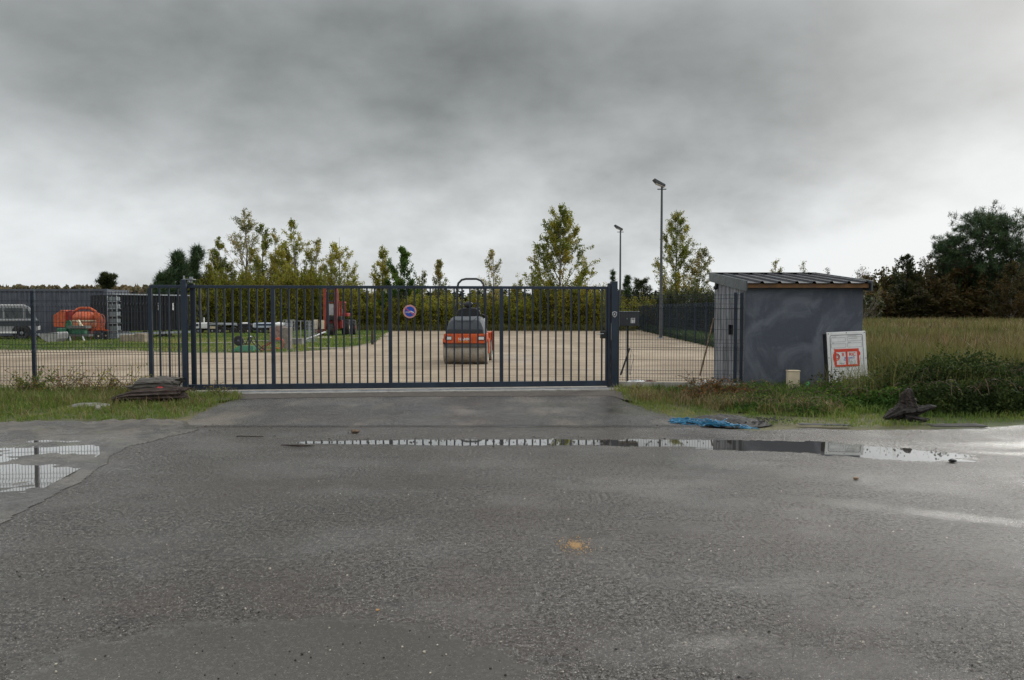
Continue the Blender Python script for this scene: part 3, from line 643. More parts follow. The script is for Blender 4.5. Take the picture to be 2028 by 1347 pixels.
for x, z in ((-.32, .9), (.02, .908), (.36, .905), (-.33, .46), (.365, .43), (-.32, .03), (.36, .03)): MB().cyl((x, -.024, z), (x, -.019, z), .009, n=10).build('screw', TEXTK, mc)
st = MB().box(-.225, -.0245, .315, .215, -.0205, .575).build('sticker', STICKW, mc)
mb = MB(); y = (-.0285, -.0248)
mb.box(-.225, y[0], .56, .235, y[1], .615); mb.box(-.225, y[0], .29, .235, y[1], .325); mb.box(-.235, y[0], .325, -.19, y[1], .56); mb.box(.20, y[0], .325, .235, y[1], .56); mb.box(-.015, y[0], .325, .02, y[1], .56)
mb.prism([(-.25, .44), (-.2351, .38), (-.2351, .53), (-.25, .52)], *y); mb.prism([(.2351, .48), (.26, .50), (.26, .545), (.2351, .57)], *y)
mb.build('red_frame', TEXTR, st)
text('B', .082, TEXTR, st, (-.065, -.0262, .508), bold=True); text('RIC', .082, TEXTR, st, (.11, -.0262, .508), bold=True, space=1.0)
mb = MB(); mb.torus((-.19, -.0265, .47), .062, .006, 'y', 28, 4, -1.6, 1.6); mb.torus((-.19, -.0265, .47), .05, .004, 'y', 28, 4, -1.6, 1.6); mb.build('emblem_rings', TEXTR, st)
mb = MB(); mb.torus((-.185, -.0265, .47), .03, .005, 'y', 20, 4, -1.4, 1.6); mb.box(-.19, -.0275, .44, -.155, -.0262, .447); mb.build('emblem_house', TEXTK, st)
text('Electricité', .036, TEXTB, st, (.03, -.0262, .446), bold=True); text('Plomberie', .028, TEXTB, st, (.0, -.0262, .408), bold=True); text('06 55 17 42', .02, TEXTG, st, (.07, -.0262, .375)); text('devis gratuit', .018, TEXTG, st, (-.09, -.0262, .35)); text('contact', .018, TEXTG, st, (.1, -.0262, .35))
mb = MB(); mb.torus((.13, -.0265, .452), .016, .003, 'y', 14, 4); mb.build('emblem_mark', TEXTB, st)
slab = MB().box(-.2, -.12, 0, .2, .1, .1).build('concrete_block', CONCD, None, .01, loc=P(1680, 775, 13.55)); slab.rotation_euler = (0, 0, .1); slab.location.z = .03; tag(slab, 'small concrete block on the ground under the leaning meter panel', 'block')
cb = thing('connection_box', 'small cream upright utility box in the grass in front of the shed', 'box', P(1570, 776, 14.0)); cb.location.z = 0
MB().box(-.105, -.07, -.05, .105, .07, .385).build('housing', CREAM, cb, .008); MB().box(-.112, -.078, .386, .112, .075, .41).build('lid', CREAM, cb, .006)
gp = P(1597, 772, 13.8); o = MB().tube([(0, 0, 0), (.05, .02, .10), (.10, .06, .17)], .035, 12).build('drain_pipe', GREENP, loc=(gp.x-.04, gp.y, .02)); tag(o, 'bright green plastic pipe end poking out of grass right of the cream box', 'pipe')
# mailbox behind the mesh
ml = thing('mailbox', 'dark grey mailbox on a thin post behind the mesh right of the gate', 'mailbox', (P(1243, 650, 15.5).x, 15.5, 0), R(2))
MB().box(-.02, -.02, 0, .02, .02, 1.21).build('post', CLAD, ml)
MB().box(-.19, -.13, 1.21, .215, .13, 1.50).build('box', paint('mailbox_grey', (.035, .038, .042), .5), ml, .008)
MB().box(-.20, -.14, 1.501, .225, .14, 1.515).build('lid', STEEL, ml)
MB().box(.035, -.136, 1.27, .125, -.131, 1.375).build('name_plate', STICKW, ml); text('41', .05, TEXTK, ml, (.09, -.138, 1.35), bold=True)
MB().box(-.05, -.136, 1.345, -.025, -.131, 1.368).build('lock', STEEL, ml)
def lean(name, label, cat, a, b, r, mat): o = MB().tube([a, b], [r, r*.85], 8).build(name, mat); return tag(o, label, cat)
lean('iron_bar', 'black iron bar leaning against the mailbox post', 'bar', P(1229, 743, 15.3), P(1247, 690, 15.45), .02, BLACK)
mb = MB(); a = P(1246, 743, 15.35)
mb.tube([P(1247, 742, 15.3), P(1247.5, 710, 15.3), P(1251, 692, 15.3), P(1255, 708, 15.3), P(1251, 725, 15.3), P(1248, 743, 15.3)], .006, 6); tag(mb.build('wire_hoop', STEEL), 'thin bent steel wire hoop stood beside the mailbox post', 'wire')
lean('tool_handle', 'long wooden tool handle leaning against the shed corner behind the mesh', 'tool', P(1386, 744, 15.7), P(1414, 630, 15.9), .02, paint('old_wood', (.19, .13, .075), .8, 0, .4, 12))
# rubble inside the fence
rb = [(1262, 748, .13, WHITE, 'crumpled pale plastic sack lying inside the fence near the mailbox', 'plastic_sack', 'sack'), (1288, 747, .10, RUST, 'dark clod of earth lying inside the short mesh panel', 'earth_clod', 'clod'), (1404, 747, .12, WHITE, 'flat white scrap lying at the foot of the wooden tool handle', 'white_scrap', 'scrap')]
for i, (px, py, s, mt, lb, nm, ct) in enumerate(rb):
    p = P(px, py, 15.2); rg = np.random.RandomState(i+40); mb = MB(); mb.ell((0, 0, 0), s*1.5, s, s*.5, 12, 8); mb.v = [tuple(np.array(v)*(1+rg.uniform(-.22, .22))) for v in mb.v]; tag(mb.build(nm, mt, loc=(p.x, p.y, .05)), lb, ct)
# ---------------------------------------------------------------- road roller
ro = thing('road_roller', 'orange tandem road roller with grey bonnet standing behind the gate', 'road roller', (G(922, 722).x, 21.55, 0), R(-2.5))
def wheel(name, parent, c, r, w, ax='y', rim=.58, rimmat=None, tread=0):
    mb = MB(); h = w/2; mb.lathe([(r*rim, -h*.8), (r*.82, -h), (r*.96, -h*.85), (r, -h*.5), (r, h*.5), (r*.96, h*.85), (r*.82, h), (r*rim, h*.8)], c, ax, 26)
    for k in range(tread):
        a = 2*math.pi*k/tread; s = 1
        for sd in (-1, 1):
            p = [Vector((r*1.0*math.cos(a), r*1.0*math.sin(a), 0)), Vector((r*math.cos(a+.22), r*math.sin(a+.22), 0))]
            q = [{'y': (v.x, hh, v.y), 'x': (hh, v.x, v.y)}[ax] for v, hh in zip(p, (0, sd*h*.9))]
            mb.beam(Vector(q[0])+Vector(c), Vector(q[1])+Vector(c), r*.07)
    wl = mb.build(name, RUBBER, parent, smooth='auto')
    rm = MB().lathe([(r*.12, -h*.9), (r*.2, -h*.9), (r*.3, -h*.5), (r*rim*.85, -h*.55), (r*rim, -h*.82), (r*rim, h*.82), (r*rim*.85, h*.55), (r*.3, h*.5), (r*.2, h*.9), (r*.12, h*.9)], c, ax, 20).build('rim', rimmat or STEEL, wl, smooth='auto')
    return wl
for y in (.0, 1.62):
    d = MB().lathe([(.02, -.6), (.25, -.6), (.27, -.63), (.34, -.63), (.35, -.62), (.35, .62), (.34, .63), (.27, .63), (.25, .6), (.02, .6)], (0, y, .35), 'x', 40).build('drum', DRUM, ro, smooth='auto')
    sc_ = MB().box(-.6, y-.38 if y == 0 else y+.34, .50, .6, y-.34 if y == 0 else y+.38, .60).build('scraper_beam', paint('scraper_grey', (.10, .105, .10), .6), ro, .008)
MB().prism([(-.615, .64), (-.56, .60), (.56, .60), (.615, .64), (.6, .87), (-.6, .87)], -.42, .42, 'y').build('front_frame', ORANGE, ro, .015)
MB().prism([(-.615, .64), (-.56, .60), (.56, .60), (.615, .64), (.6, .87), (-.6, .87)], 1.2, 2.02, 'y').build('rear_frame', ORANGE, ro, .015)
for sx in (-1, 1):
    MB().prism([(-.12, .30), (.12, .30), (.2, .72), (-.2, .72)], *sorted((sx*.635, sx*.66)), 'x').build('drum_arm', ORANGE, ro, .006)
    mb = MB().prism([(1.50, .30), (1.74, .30), (1.85, .9), (1.3, .9)], *sorted((sx*.635, sx*.68)), 'x'); mb.build('drum_arm', ORANGE, ro, .006)
    MB().box(sx*.46-.1, -.435, .69, sx*.46+.1, -.421, .80).build('headlamp_frame', BLACK, ro, .004)
    MB().box(sx*.46-.08, -.441, .705, sx*.46+.08, -.436, .785).build('headlamp', STICKW, ro)
    MB().cyl((sx*.59, -.38, .60), (sx*.59, -.44, .60), .03).build('towing_eye', BLACK, ro)
text('HAMM', .11, STICKW, ro, (-.02, -.4225, .715), bold=True)
MB().box(-.19, -.4245, .642, .15, -.4215, .652).build('stripe', paint('yellow_print', (.6, .45, .03), .5), ro)
# bonnet: swelling hood with sloped shoulders
mb = MB(); sec = []
for y, w0, w1, h in ((-.36, .53, .38, 1.14), (-.30, .54, .44, 1.26), (-.12, .55, .46, 1.33), (.35, .56, .47, 1.36), (.62, .56, .46, 1.34)):
    sec.append([(-w0, y, .872), (-w0*.98, y, .95), (-w1-.03, y, h-.12), (-w1+.03, y, h-.03), (-w1+.12, y, h), (w1-.12, y, h), (w1-.03, y, h-.03), (w1+.03, y, h-.12), (w0*.98, y, .95), (w0, y, .872)])
n = 10
for i in range(len(sec)): mb.v += sec[i]
for i in range(len(sec)-1):
    for k in range(n-1): mb.f.append((i*n+k, i*n+k+1, (i+1)*n+k+1, (i+1)*n+k))
mb.f.append(tuple(range(n))); mb.f.append(tuple((len(sec)-1)*n+k for k in range(n)))
bn = mb.build('bonnet', GREYP, ro, smooth='auto')
MB().box(-.5, -.385, .872, .5, -.361, 1.0).build('grille', CLAD, bn, .01)
MB().tube([(-.30, -.36, 1.27), (-.2, -.34, 1.22), (.2, -.34, 1.22), (.36, -.2, 1.36)], .008, 5).build('bonnet_seam', CLAD, bn)
MB().prism([(.3, .90), (.62, .90), (.62, 1.26), (.45, 1.30), (.3, 1.2)], .47, .52, 'x').build('side_panel', paint('silver_panel', (.42, .43, .44), .35, .2), bn)
MB().box(-.42, .66, .88, .42, 1.25, 1.0).build('platform', BLACK, ro, .01)
mb = MB(); mb.box(-.30, 1.15, 1.0, .30, 1.6, 1.22); mb.box(-.26, 1.5, 1.2, .26, 1.62, 1.62); mb.build('seat', BLACK, ro, .03)
mb = MB(); mb.prism([(-.3, 1.30), (.3, 1.30), (.36, 1.42), (.34, 1.52), (.2, 1.6), (-.2, 1.6), (-.34, 1.52), (-.36, 1.42)], .58, .78); mb.build('console', BLACK, ro, .02)
mb = MB(); mb.torus((0, .92, 1.58), .19, .016, 'z', 24, 6); mb.tube([(0, .75, 1.45), (0, .92, 1.58)], .02); mb.beam((-.18, .92, 1.58), (.18, .92, 1.58), .02); mb.build('steering_wheel', BLACK, ro)
MB().tube([(-.40, .72, .9), (-.42, .70, 1.4), (-.40, .70, 1.66), (-.33, .70, 1.74), (.24, .70, 1.75), (.33, .70, 1.70), (.36, .70, 1.4), (.38, .72, .9)], .013, 6).build('grab_rail', BLACK, ro)
mb = MB(); mb.tube([(-.41, 1.25, .9), (-.41, 1.25, 2.2), (-.37, 1.25, 2.36), (-.27, 1.25, 2.46), (-.14, 1.25, 2.49), (.18, 1.25, 2.49), (.31, 1.25, 2.44), (.39, 1.25, 2.34), (.43, 1.25, 2.2), (.43, 1.25, .9)], .034, 10); mb.build('roll_bar', CLAD, ro, smooth=True)
mb = MB(); mb.tube([(-.2, .62, 1.62), (-.28, .60, 1.78), (-.1, .6, 1.70)], .02); mb.tube([(.2, .62, 1.6), (.3, .60, 1.75), (.12, .6, 1.72)], .018); mb.ell((0, .62, 1.7), .14, .08, .10); mb.tube([(.52, .7, 1.0), (.54, .7, 1.36), (.4, .7, 1.4)], .03); mb.build('control_levers', BLACK, ro)
# ---------------------------------------------------------------- light poles
def pole(name, label, x, y, h, rz):
    t = thing(name, label, 'light pole', (x, y, 0), rz, 'floodlight poles in the yard')
    MB().cyl((0, 0, -.1), (0, 0, h), .095, .055, 12).build('mast', LAMPG, t, smooth='auto')
    MB().box(-.17, -.17, -.02, .17, .17, .05).build('foot_plate', STEEL, t)
    MB().box(-.24, -.05, h-.14, .24, .05, h-.10).build('cross_bracket', LAMPG, t)
    hd = MB().prism([(.16, .03), (.16, .14), (-.42, .46), (-.50, .40), (-.34, .22)], -.2, .2).build('lamp_head', LAMPG, t, .01, loc=(0, 0, h-.02))
    MB().prism([(.14, .015), (-.33, .205), (-.34, .185), (.13, -.002)], -.17, .17).build('lens', STICKW, hd)
pole('light_pole', 'taller nearer floodlight pole beside the boundary mesh fence', P(1309, 600, 41.0).x, 41.0, 8.25, 0)
pole('light_pole', 'farther, shorter looking floodlight pole rising just right of the gate post', P(1228, 600, 57.5).x, 57.5, 7.65, 0)
# ---------------------------------------------------------------- containers
def contmat(name, c0): return paint(name, c0, .55, .1, .25, 1.5, .05, 10, stain=(.16, .09, .06), stain_amt=.15)
def container(name, label, x, y, L, h, dep, mat, rz=0, cat='container'):
    t = thing(name, label, cat, (x, y, .1), rz)      # origin: front right lower corner
    mb = MB(); p = .28; n = int((L-.3)/p); pr = []
    for k in range(n+1):
        a = -.15-k*p; pr += [(a, .0), (a-.07, .0), (a-.105, .045), (a-.175-.03, .045), (a-.24, 0)]
    pr = [q for q in pr if q[0] > -L+.12]; m = len(pr)
    mb.add([(a, b+.03, .14) for a, b in pr]+[(a, b+.03, h-.12) for a, b in pr], [(k, k+1, k+1+m, k+m) for k in range(m-1)]); mb.build('side_panel', mat, t)
    mb = MB(); mb.box(-L, .09, .05, -.02, dep-.05, h-.02); mb.build('body', mat, t)
    for nm, a in (('corner_post', (-.14, 0, 0, 0, .14, h)), ('corner_post', (-L, 0, 0, -L+.14, .14, h)), ('corner_post', (-.14, dep-.14, 0, 0, dep, h)), ('top_rail', (-L+.14, 0, h-.12, -.14, .1, h-.002)), ('bottom_rail', (-L+.14, 0, 0, -.14, .1, .14))): MB().box(*a).build(nm, mat, t)
    dn = []
    for s in (0, 1):
        d = MB().box(-.03, .16+s*(dep-.3)/2, .14, .0, .12+(s+1)*(dep-.3)/2, h-.12).build('door', mat, t, .01)
        for yy in (.35, .85): MB().tube([(.03, .16+s*(dep-.3)/2+yy, .1), (.03, .16+s*(dep-.3)/2+yy, h-.1)], .02, 6).build('lock_rod', STEEL, d)
    return t
container('shipping_container', 'long ribbed dark grey shipping container standing behind the cement mixer', P(213, 640, 42).x, 42, 12.2, 2.64, 2.44, contmat('container_grey', (.085, .095, .115)))
# black ribbed trailer
T0 = P(229, 620, 39.6); T1 = P(376, 620, 43.5); tl = (T1-T0).length
tb = thing('box_trailer', 'long black ribbed box trailer with a silver top rail, right of the grey container', 'trailer', (T0.x, T0.y, 0), math.atan2(T1.y-T0.y, T1.x-T0.x))
BT = paint('black_trailer_side', (.007, .008, .010), .85, 0, .3, 2)
MB().box(0, .04, .42, tl, 2.3, 2.36).build('body', BT, tb)
for k in range(18): MB().box(.1+k*tl/18, -.0, .44, .14+k*tl/18, .039, 2.34).build('rib', BT, tb)
mb = MB().box(0, -.02, 2.362, tl, .12, 2.43); mb.build('top_rail', STEEL, tb); MB().box(0, -.02, .22, tl, .05, .34).build('bottom_rail', STEEL, tb)
for a in (2.45, 3.35): MB().box(a, -.05, 1.55, a+.07, -.021, 1.95).build('side_marker', STICKW, tb)
for a in (1.2, 2.3): wheel('wheel', tb, (a+tl*.15, .3, .2), .2, .2)
MB().beam((tl*.75, .1, .4), (tl*.72, .1, .0), .1).build('landing_leg', BLACK, tb)
# cage rack between container and trailer
ck = thing('wire_rack', 'tall grey wire rack standing between the grey container and the black trailer', 'rack', (P(214, 650, 38.8).x, 38.8, 0))
mb = MB()
for x in (0, .24, .48): mb.beam((x, 0, 0), (x, 0, 2.3), .03)
for z in np.arange(.1, 2.35, .38): mb.beam((0, 0, z), (.48, 0, z), .03); mb.beam((0, .4, z), (.48, .4, z), .03)
mb.build('frame', STEEL, ck)
for i, z in enumerate(np.arange(.12, 2.2, .38)): MB().box(.03, .05, z, .46, .38, z+.22).build('tray', paint('tray_grey', (.16, .18, .19), .6), ck)
bl = tag(MB().prism([(-.55, 0), (.62, 0), (.60, .42), (.2, .46), (.15, .40), (-.55, .38)], -.3, .3).build('stone_block', paint('sandstone', (.24, .2, .14), .9, 0, .3, 5, .6, 30), None, .03, loc=(P(266, 660, 35.5).x, 35.5, 0)), 'weathered buff stone block on the grass in front of the black trailer', 'stone block')
# ---------------------------------------------------------------- silver off-road car (side on, nose to the left)
car = thing('parked_car', 'silver off-road estate car parked side on at the left, in front of the container', 'car', (P(78, 660, 39.3).x, 39.3, 0), R(31))
S = lambda pts: [(-a, z) for a, z in pts]
mb = MB(); mb.prism(S([(0.05, .45), (.02, .95), (.10, 1.10), (3.1, 1.10), (4.5, 1.02), (4.62, .9), (4.62, .45), (4.2, .35), (.3, .38)]), 0, 1.72); mb.build('body', SILVER, car, .04)
mb = MB(); mb.prism(S([(.12, 1.10), (.42, 1.72), (.62, 1.80), (2.45, 1.80), (2.6, 1.76), (3.15, 1.10)]), .06, 1.66); mb.build('cabin', SILVER, car, .04)
MB().prism(S([(.55, 1.806), (.7, 1.84), (2.3, 1.84), (2.45, 1.806)]), .10, 1.62).build('roof', WHITE, car, .02)
for nm, p in (('window', [(.28, 1.14), (.53, 1.64), (.60, 1.64), (.60, 1.14)]), ('window', [(.70, 1.14), (.70, 1.66), (1.5, 1.66), (1.5, 1.14)]), ('window', [(1.58, 1.14), (1.58, 1.66), (2.45, 1.66), (2.9, 1.14)])):
    w = MB().prism(S(p), .045, .058).build(nm, GLASS, car)
    for k in (.33, .66):
        x = p[0][0]+(p[2][0]-p[0][0])*k
        if len(p) > 3 and x > .7: pass
MB().prism(S([(.0, .72), (.0, 1.0), (4.62, .96), (4.62, .72)]), -.012, -.001).build('side_band', CLAD, car)
MB().prism(S([(1.0, .34), (1.0, .44), (3.5, .44), (3.5, .34)]), -.06, .03).build('side_step', WHITE, car)
MB().prism(S([(-.04, .5), (-.04, .7), (.1, .7), (.1, .5)]), .0, 1.72).build('rear_bumper', STICKW, car, .02)
for a in (.78, 3.7):
    MB().lathe([(.42, -.006), (.42, -.0008)], (-a, 0, .42), 'y', 26).build('wheel_arch', BLACK, car)
    wheel('wheel', car, (-a, .09, .36), .36, .24)
    wheel('wheel', car, (-a, 1.62, .36), .36, .24)
MB().box(-2.62, -.2, 1.12, -2.44, -.03, 1.3).build('mirror', BLACK, car, .03)
mb = MB()
for i in range(4): mb.tube([(-1.0-.35*i-.2, .03, 1.64), (-.95-.35*i-.05, .03, 1.15)], .012, 4)
mb.build('window_pillar', CLAD, car)
# ---------------------------------------------------------------- cement mixer
mxr = thing('cement_mixer', 'weathered orange towed cement mixer with a rusty drum, in front of the grey container', 'cement mixer', (P(165, 660, 38.6).x, 38.6, 0))
K = 38.3  # px per metre there
def L2(px, py, y=0): return ((px-165)/K, y, (674.5-py)/K)
def P2(pts): return [((px-165)/K, (674.5-py)/K) for px, py in pts]
MB().prism(P2([(115, 648), (114, 626), (130, 615), (136, 615), (138, 649)]), -.35, .35).build('engine_cover', ORANGE_OLD, mxr, .02)
MB().prism(P2([(136, 618), (147, 615), (151, 620), (151, 632), (147, 640), (136, 640)]), -.22, .25).build('gear_housing', RED, mxr, .02)
prof = [(.12, -.52), (.32, -.50), (.52, -.28), (.56, -.02)]
MB().lathe(prof, L2(168, 637), 'z', 26).build('drum_bowl', paint('rusty_orange_bowl', (.36, .12, .05), .7, 0, .4, 5), mxr, smooth=True)
MB().lathe([(.575, 0), (.58, .06)], L2(168, 637), 'z', 26).build('drum_band', CREAM, mxr)
MB().lathe([(.57, .06), (.55, .25), (.40, .44), (.22, .52), (.2, .5)], L2(168, 637), 'z', 26).build('drum_cone', ORANGE_OLD, mxr, smooth=True)
MB().tube([L2(147, 622, -.1), L2(156, 614, -.1), L2(163, 611, -.1), L2(180, 611, -.1), L2(192, 618, -.1), L2(200, 630, -.1), L2(202, 650, -.1)], .07, 8).build('yoke', ORANGE_OLD, mxr, smooth=True)
MB().prism(P2([(190, 620), (198, 621), (207, 636), (207, 655), (194, 655), (196, 640)]), -.2, .05).build('side_frame', ORANGE_OLD, mxr, .01)
hw = MB(); c = L2(208, 636, -.25); hw.torus(c, .33, .018, 'y', 26, 6)
for k in range(5): a = 2*math.pi*k/5+.3; hw.beam(c, (c[0]+.33*math.cos(a), c[1], c[2]+.33*math.sin(a)), .02)
hw.v = [((x-c[0])*.45+c[0], y, z) for x, y, z in hw.v]; hw.build('hand_wheel', paint('pink_wheel', (.45, .16, .13), .6), mxr)
mb = MB(); mb.beam(L2(118, 655), L2(214, 655), .07); mb.beam(L2(190, 655, -.3), L2(186, 673, -.3), .04); mb.beam(L2(200, 646, -.1), L2(184, 656, -.1), .04); mb.build('chassis', ORANGE_OLD, mxr)
wheel('wheel', mxr, L2(203, 666, -.35), .21, .12, 'y', .6, CREAM); wheel('wheel', mxr, L2(203, 666, .35), .21, .12, 'y', .6, CREAM); wheel('wheel', mxr, L2(125, 666, .35), .21, .12, 'y', .6, CREAM)
MB().beam(L2(209, 660, -.3), L2(209, 673, -.3), .03).build('prop_stand', STEEL, mxr)
sb = thing('saw_bench', 'rusty green saw bench standing in front of the cement mixer', 'saw bench', (P(155, 665, 37.2).x, 37.2, 0))
K = 39.8
def L2(px, py, y=0): return ((px-155)/K, y, (675.7-py)/K)
mb = MB(); mb.lathe([(.05, -.03), (.40, -.03), (.44, -.05), (.44, .05), (.40, .03), (.05, .03)], (0, 0, 0), 'y', 28); mb.v = [(x*.42+L2(137, 648)[0], y, z*.98+L2(137, 651)[2]) for x, y, z in mb.v]; mb.build('flywheel', GREEN, sb)
MB().box(*L2(140, 650, -.25), *L2(176, 645, .25)).build('table', paint('bench_grey', (.12, .12, .11), .7), sb)
MB().box(L2(146, 0)[0], -.15, L2(0, 662)[2], L2(170, 0)[0], .15, L2(0, 651)[2]).build('motor', GREEN, sb, .02)
MB().box(L2(118, 0)[0], -.2, L2(0, 668)[2], L2(136, 0)[0], .2, L2(0, 650)[2]).build('side_plate', GREEN, sb, .02)
MB().box(L2(140, 0)[0], -.2, L2(0, 666)[2], L2(180, 0)[0], .2, L2(0, 662)[2]).build('lower_rail', paint('bench_rail', (.10, .10, .09), .7), sb)
for a, b in ((142, 145), (168, 172), (150, 155)): MB().beam(L2(a, 665, -.18), L2(b, 677, -.2), .05).build('leg', WHITE if a != 150 else RUST, sb)
MB().beam(L2(157, 634, -.1), L2(166, 648, -.1), .1).build('blade_guard', CREAM, sb)
bk = thing('digger_bucket', 'pale grey digger bucket lying on its side left of the saw bench', 'bucket', (P(105, 670, 35.5).x, 35.5, 0), 0)
q = [(-.47, .38), (-.32, .25), (-.05, .05), (.12, .0), (.32, .03), (.46, .2), (.50, .42), (.44, .52), (.4, .5), (.38, .28), (.2, .12), (0, .14), (-.25, .33), (-.4, .42)]
mb = MB()
for i in range(len(q)): 
    pass
mb.prism(q[:8]+[(.1, .48), (-.35, .44)], -.4, -.37); mb.build('side_cheek', paint('bucket_grey', (.30, .30, .29), .6, 0, .2, 6, stain=(.15, .12, .09), stain_amt=.4), bk)
MB().prism(q[:8]+[(.1, .48), (-.35, .44)], .37, .40).build('side_cheek', STEEL, bk)
mb = MB(); n = 8
mb.add([(x, y, z) for y in (-.37, .37) for x, z in q[:8]], [(i, i+1, i+9, i+8) for i in range(7)]); mb.build('shell', paint('bucket_shell', (.2, .2, .2), .6), bk)
for k in range(5): MB().prism([(-.47, .38), (-.6, .45), (-.44, .41)], -.36+k*.16, -.30+k*.16).build('tooth', STEEL, bk)
# ---------------------------------------------------------------- masted forklift tractor
tk = thing('rough_terrain_forklift', 'red rough terrain forklift tractor with its mast upright, parked before the trees', 'forklift', (P(660, 660, 44.5).x, 44.5, 0))
K = 33.3
def L2(px, py, y=0): return ((px-660)/K, y, (665.8-py)/K)
MR = paint('mast_red', (.26, .04, .025), .55, 0, .3, 4)
for a in (647.5, 669): MB().beam(L2(a, 652, -.75), L2(a+.3, 571, -.75), .16, .2).build('mast_rail', MR, tk, .01)
MB().beam(L2(674, 650, -.4), L2(670, 575, -.4), .12, .2).build('mast_rail', MR, tk, .01)
for z in (573, 582, 597): MB().beam(L2(648, z, -.68), L2(668, z, -.68), .08).build('mast_crossbar', CLAD, tk)
mb = MB()
for a in (651, 665.5): mb.beam(L2(a, 648, -.66), L2(a, 578, -.66), .09)
mb.build('inner_mast', CLAD, tk)
MB().box(L2(654, 0)[0], -.70, L2(0, 624)[2], L2(664, 0)[0], -.64, L2(0, 602)[2]).build('number_board', paint('pale_board', (.42, .40, .42), .6), tk)
MB().box(L2(645, 0)[0], -.66, L2(0, 634)[2], L2(678, 0)[0], .9, L2(0, 626)[2]).build('bonnet', BLACK, tk, .02)
MB().box(L2(650, 0)[0], -.5, L2(0, 650)[2], L2(680, 0)[0], 1.6, L2(0, 634)[2]).build('body', RED, tk, .03)
MB().box(L2(672, 0)[0], .2, L2(0, 627)[2], L2(688, 0)[0], 1.5, L2(0, 620)[2]).build('mudguard', RED, tk, .03)
for a, b in ((676, .0), (679, 1.2), (650, 1.2)): MB().beam(L2(a, 625, b), L2(a, 598, b), .09).build('cab_post', MR, tk)
MB().box(L2(648, 0)[0], .0, L2(0, 600)[2], L2(681, 0)[0], 1.3, L2(0, 597)[2]).build('cab_roof', MR, tk)
MB().box(L2(668, 0)[0], .5, L2(0, 636)[2], L2(676, 0)[0], 1.0, L2(0, 612)[2]).build('seat', BLACK, tk, .03)
MB().box(L2(627, 0)[0], -.95, L2(0, 651)[2], L2(634, 0)[0], -.55, L2(0, 633)[2]).build('fork_carriage', CREAM, tk, .02)
MB().box(L2(638, 0)[0], -.95, L2(0, 651)[2], L2(647, 0)[0], -.55, L2(0, 634)[2]).build('fork_carriage', CREAM, tk, .02)
MB().box(L2(625, 0)[0], -1.0, L2(0, 658)[2], L2(650, 0)[0], -.8, L2(0, 652)[2]).build('fork_frame', RUST, tk)
for a in (628, 640): MB().box(L2(a, 0)[0], -1.9, L2(0, 664)[2], L2(a+4, 0)[0], -.9, L2(0, 661.5)[2]).build('fork', RUST, tk)
wheel('front_wheel', tk, L2(658.5, 653, -.55), .40, .38, 'x', .55, RED, 10); wheel('front_wheel', tk, L2(636, 653, -.2), .40, .34, 'x', .55, RED)
wheel('rear_wheel', tk, L2(683, 649, .6), .52, .46, 'x', .5, CREAM, 12); wheel('rear_wheel', tk, L2(693, 650, 1.5), .5, .4, 'x', .5, RED, 12)
tk.rotation_euler = (0, 0, R(6))
# ---------------------------------------------------------------- trucks and trailers by the trees
K = 30.2
def L2(px, py, y=0): return ((px-430)/K, y, (661.2-py)/K)
def bx2(nm, a, b, c_, d, y0, y1, mt, par, bv=0): return MB().box(L2(a, 0)[0], y0, L2(0, d)[2], L2(b, 0)[0], y1, L2(0, c_)[2]).build(nm, mt, par, bv)
Y0 = 49.0; X0 = P(430, 650, Y0).x
fb = thing('flatbed_truck', 'low white flatbed truck parked sideways in front of the trees, behind the left gate bars', 'truck', (X0, Y0, 0))
bx2('cab', 384, 411, 639.5, 651, 0, 2, WHITE, fb, .05); bx2('window', 387, 393, 641, 646, -.02, -.001, GLASS, fb); bx2('deck', 411, 446, 640.5, 644, 0, 2.1, STEEL, fb); bx2('tool_box', 415, 427, 646, 651, .05, 1, CREAM, fb); bx2('chassis', 384, 448, 650.5, 654.5, .3, 1.7, BLACK, fb)
MB().tube([L2(403, 640, .1), L2(403, 629, .1)], .05).build('exhaust_stack', STICKW, fb); bx2('headboard', 411, 413, 639, 650, 0, 2, BLACK, fb)
for a in (391, 419, 434): wheel('wheel', fb, L2(a, 655.2, .2), .30, .25)
tr_ = thing('plant_trailer', 'low twin axle plant trailer with a black side box, parked behind the flatbed truck', 'trailer', (X0, Y0+.6, 0))
bx2('deck', 446, 507, 653, 655.5, .2, 2, STEEL, tr_); bx2('side_box', 463.5, 491, 642, 654, 0, 1.9, BLACK, tr_, .02); bx2('drawbar', 437, 462, 643.5, 646, .8, 1.1, STEEL, tr_)
for a in (455, 470, 485): wheel('wheel', tr_, L2(a, 656, .05), .27, .22, 'y', .6, CREAM)
bx2('white_cover', 466, 472, 639.5, 642, .3, 1.2, WHITE, tr_, .02)
cv = thing('boat_trailer', 'silver covered trailer with a dark blue stripe parked at the tree edge', 'trailer', (X0, Y0+.4, 0))
bx2('body', 497, 545, 640, 650, .0, 1.8, paint('silver_blue', (.42, .47, .54), .4), cv, .04); bx2('stripe', 503, 541, 641.5, 645, -.012, -.001, paint('dark_blue_stripe', (.03, .05, .09), .4), cv); bx2('rear_section', 545, 562, 641, 648, .1, 1.7, paint('grey_tilt', (.25, .26, .28), .5), cv, .03); bx2('chassis', 495, 560, 650.5, 654, .2, 1.6, BLACK, cv)
bx2('front_plate', 497, 500, 641.5, 648, -.03, -.013, STICKW, cv)
for a in (512, 552): wheel('wheel', cv, L2(a, 656, .1), .2, .2)
MB().beam(L2(523, 654, 0), L2(523, 661, 0), .06).build('prop_stand', STEEL, cv)
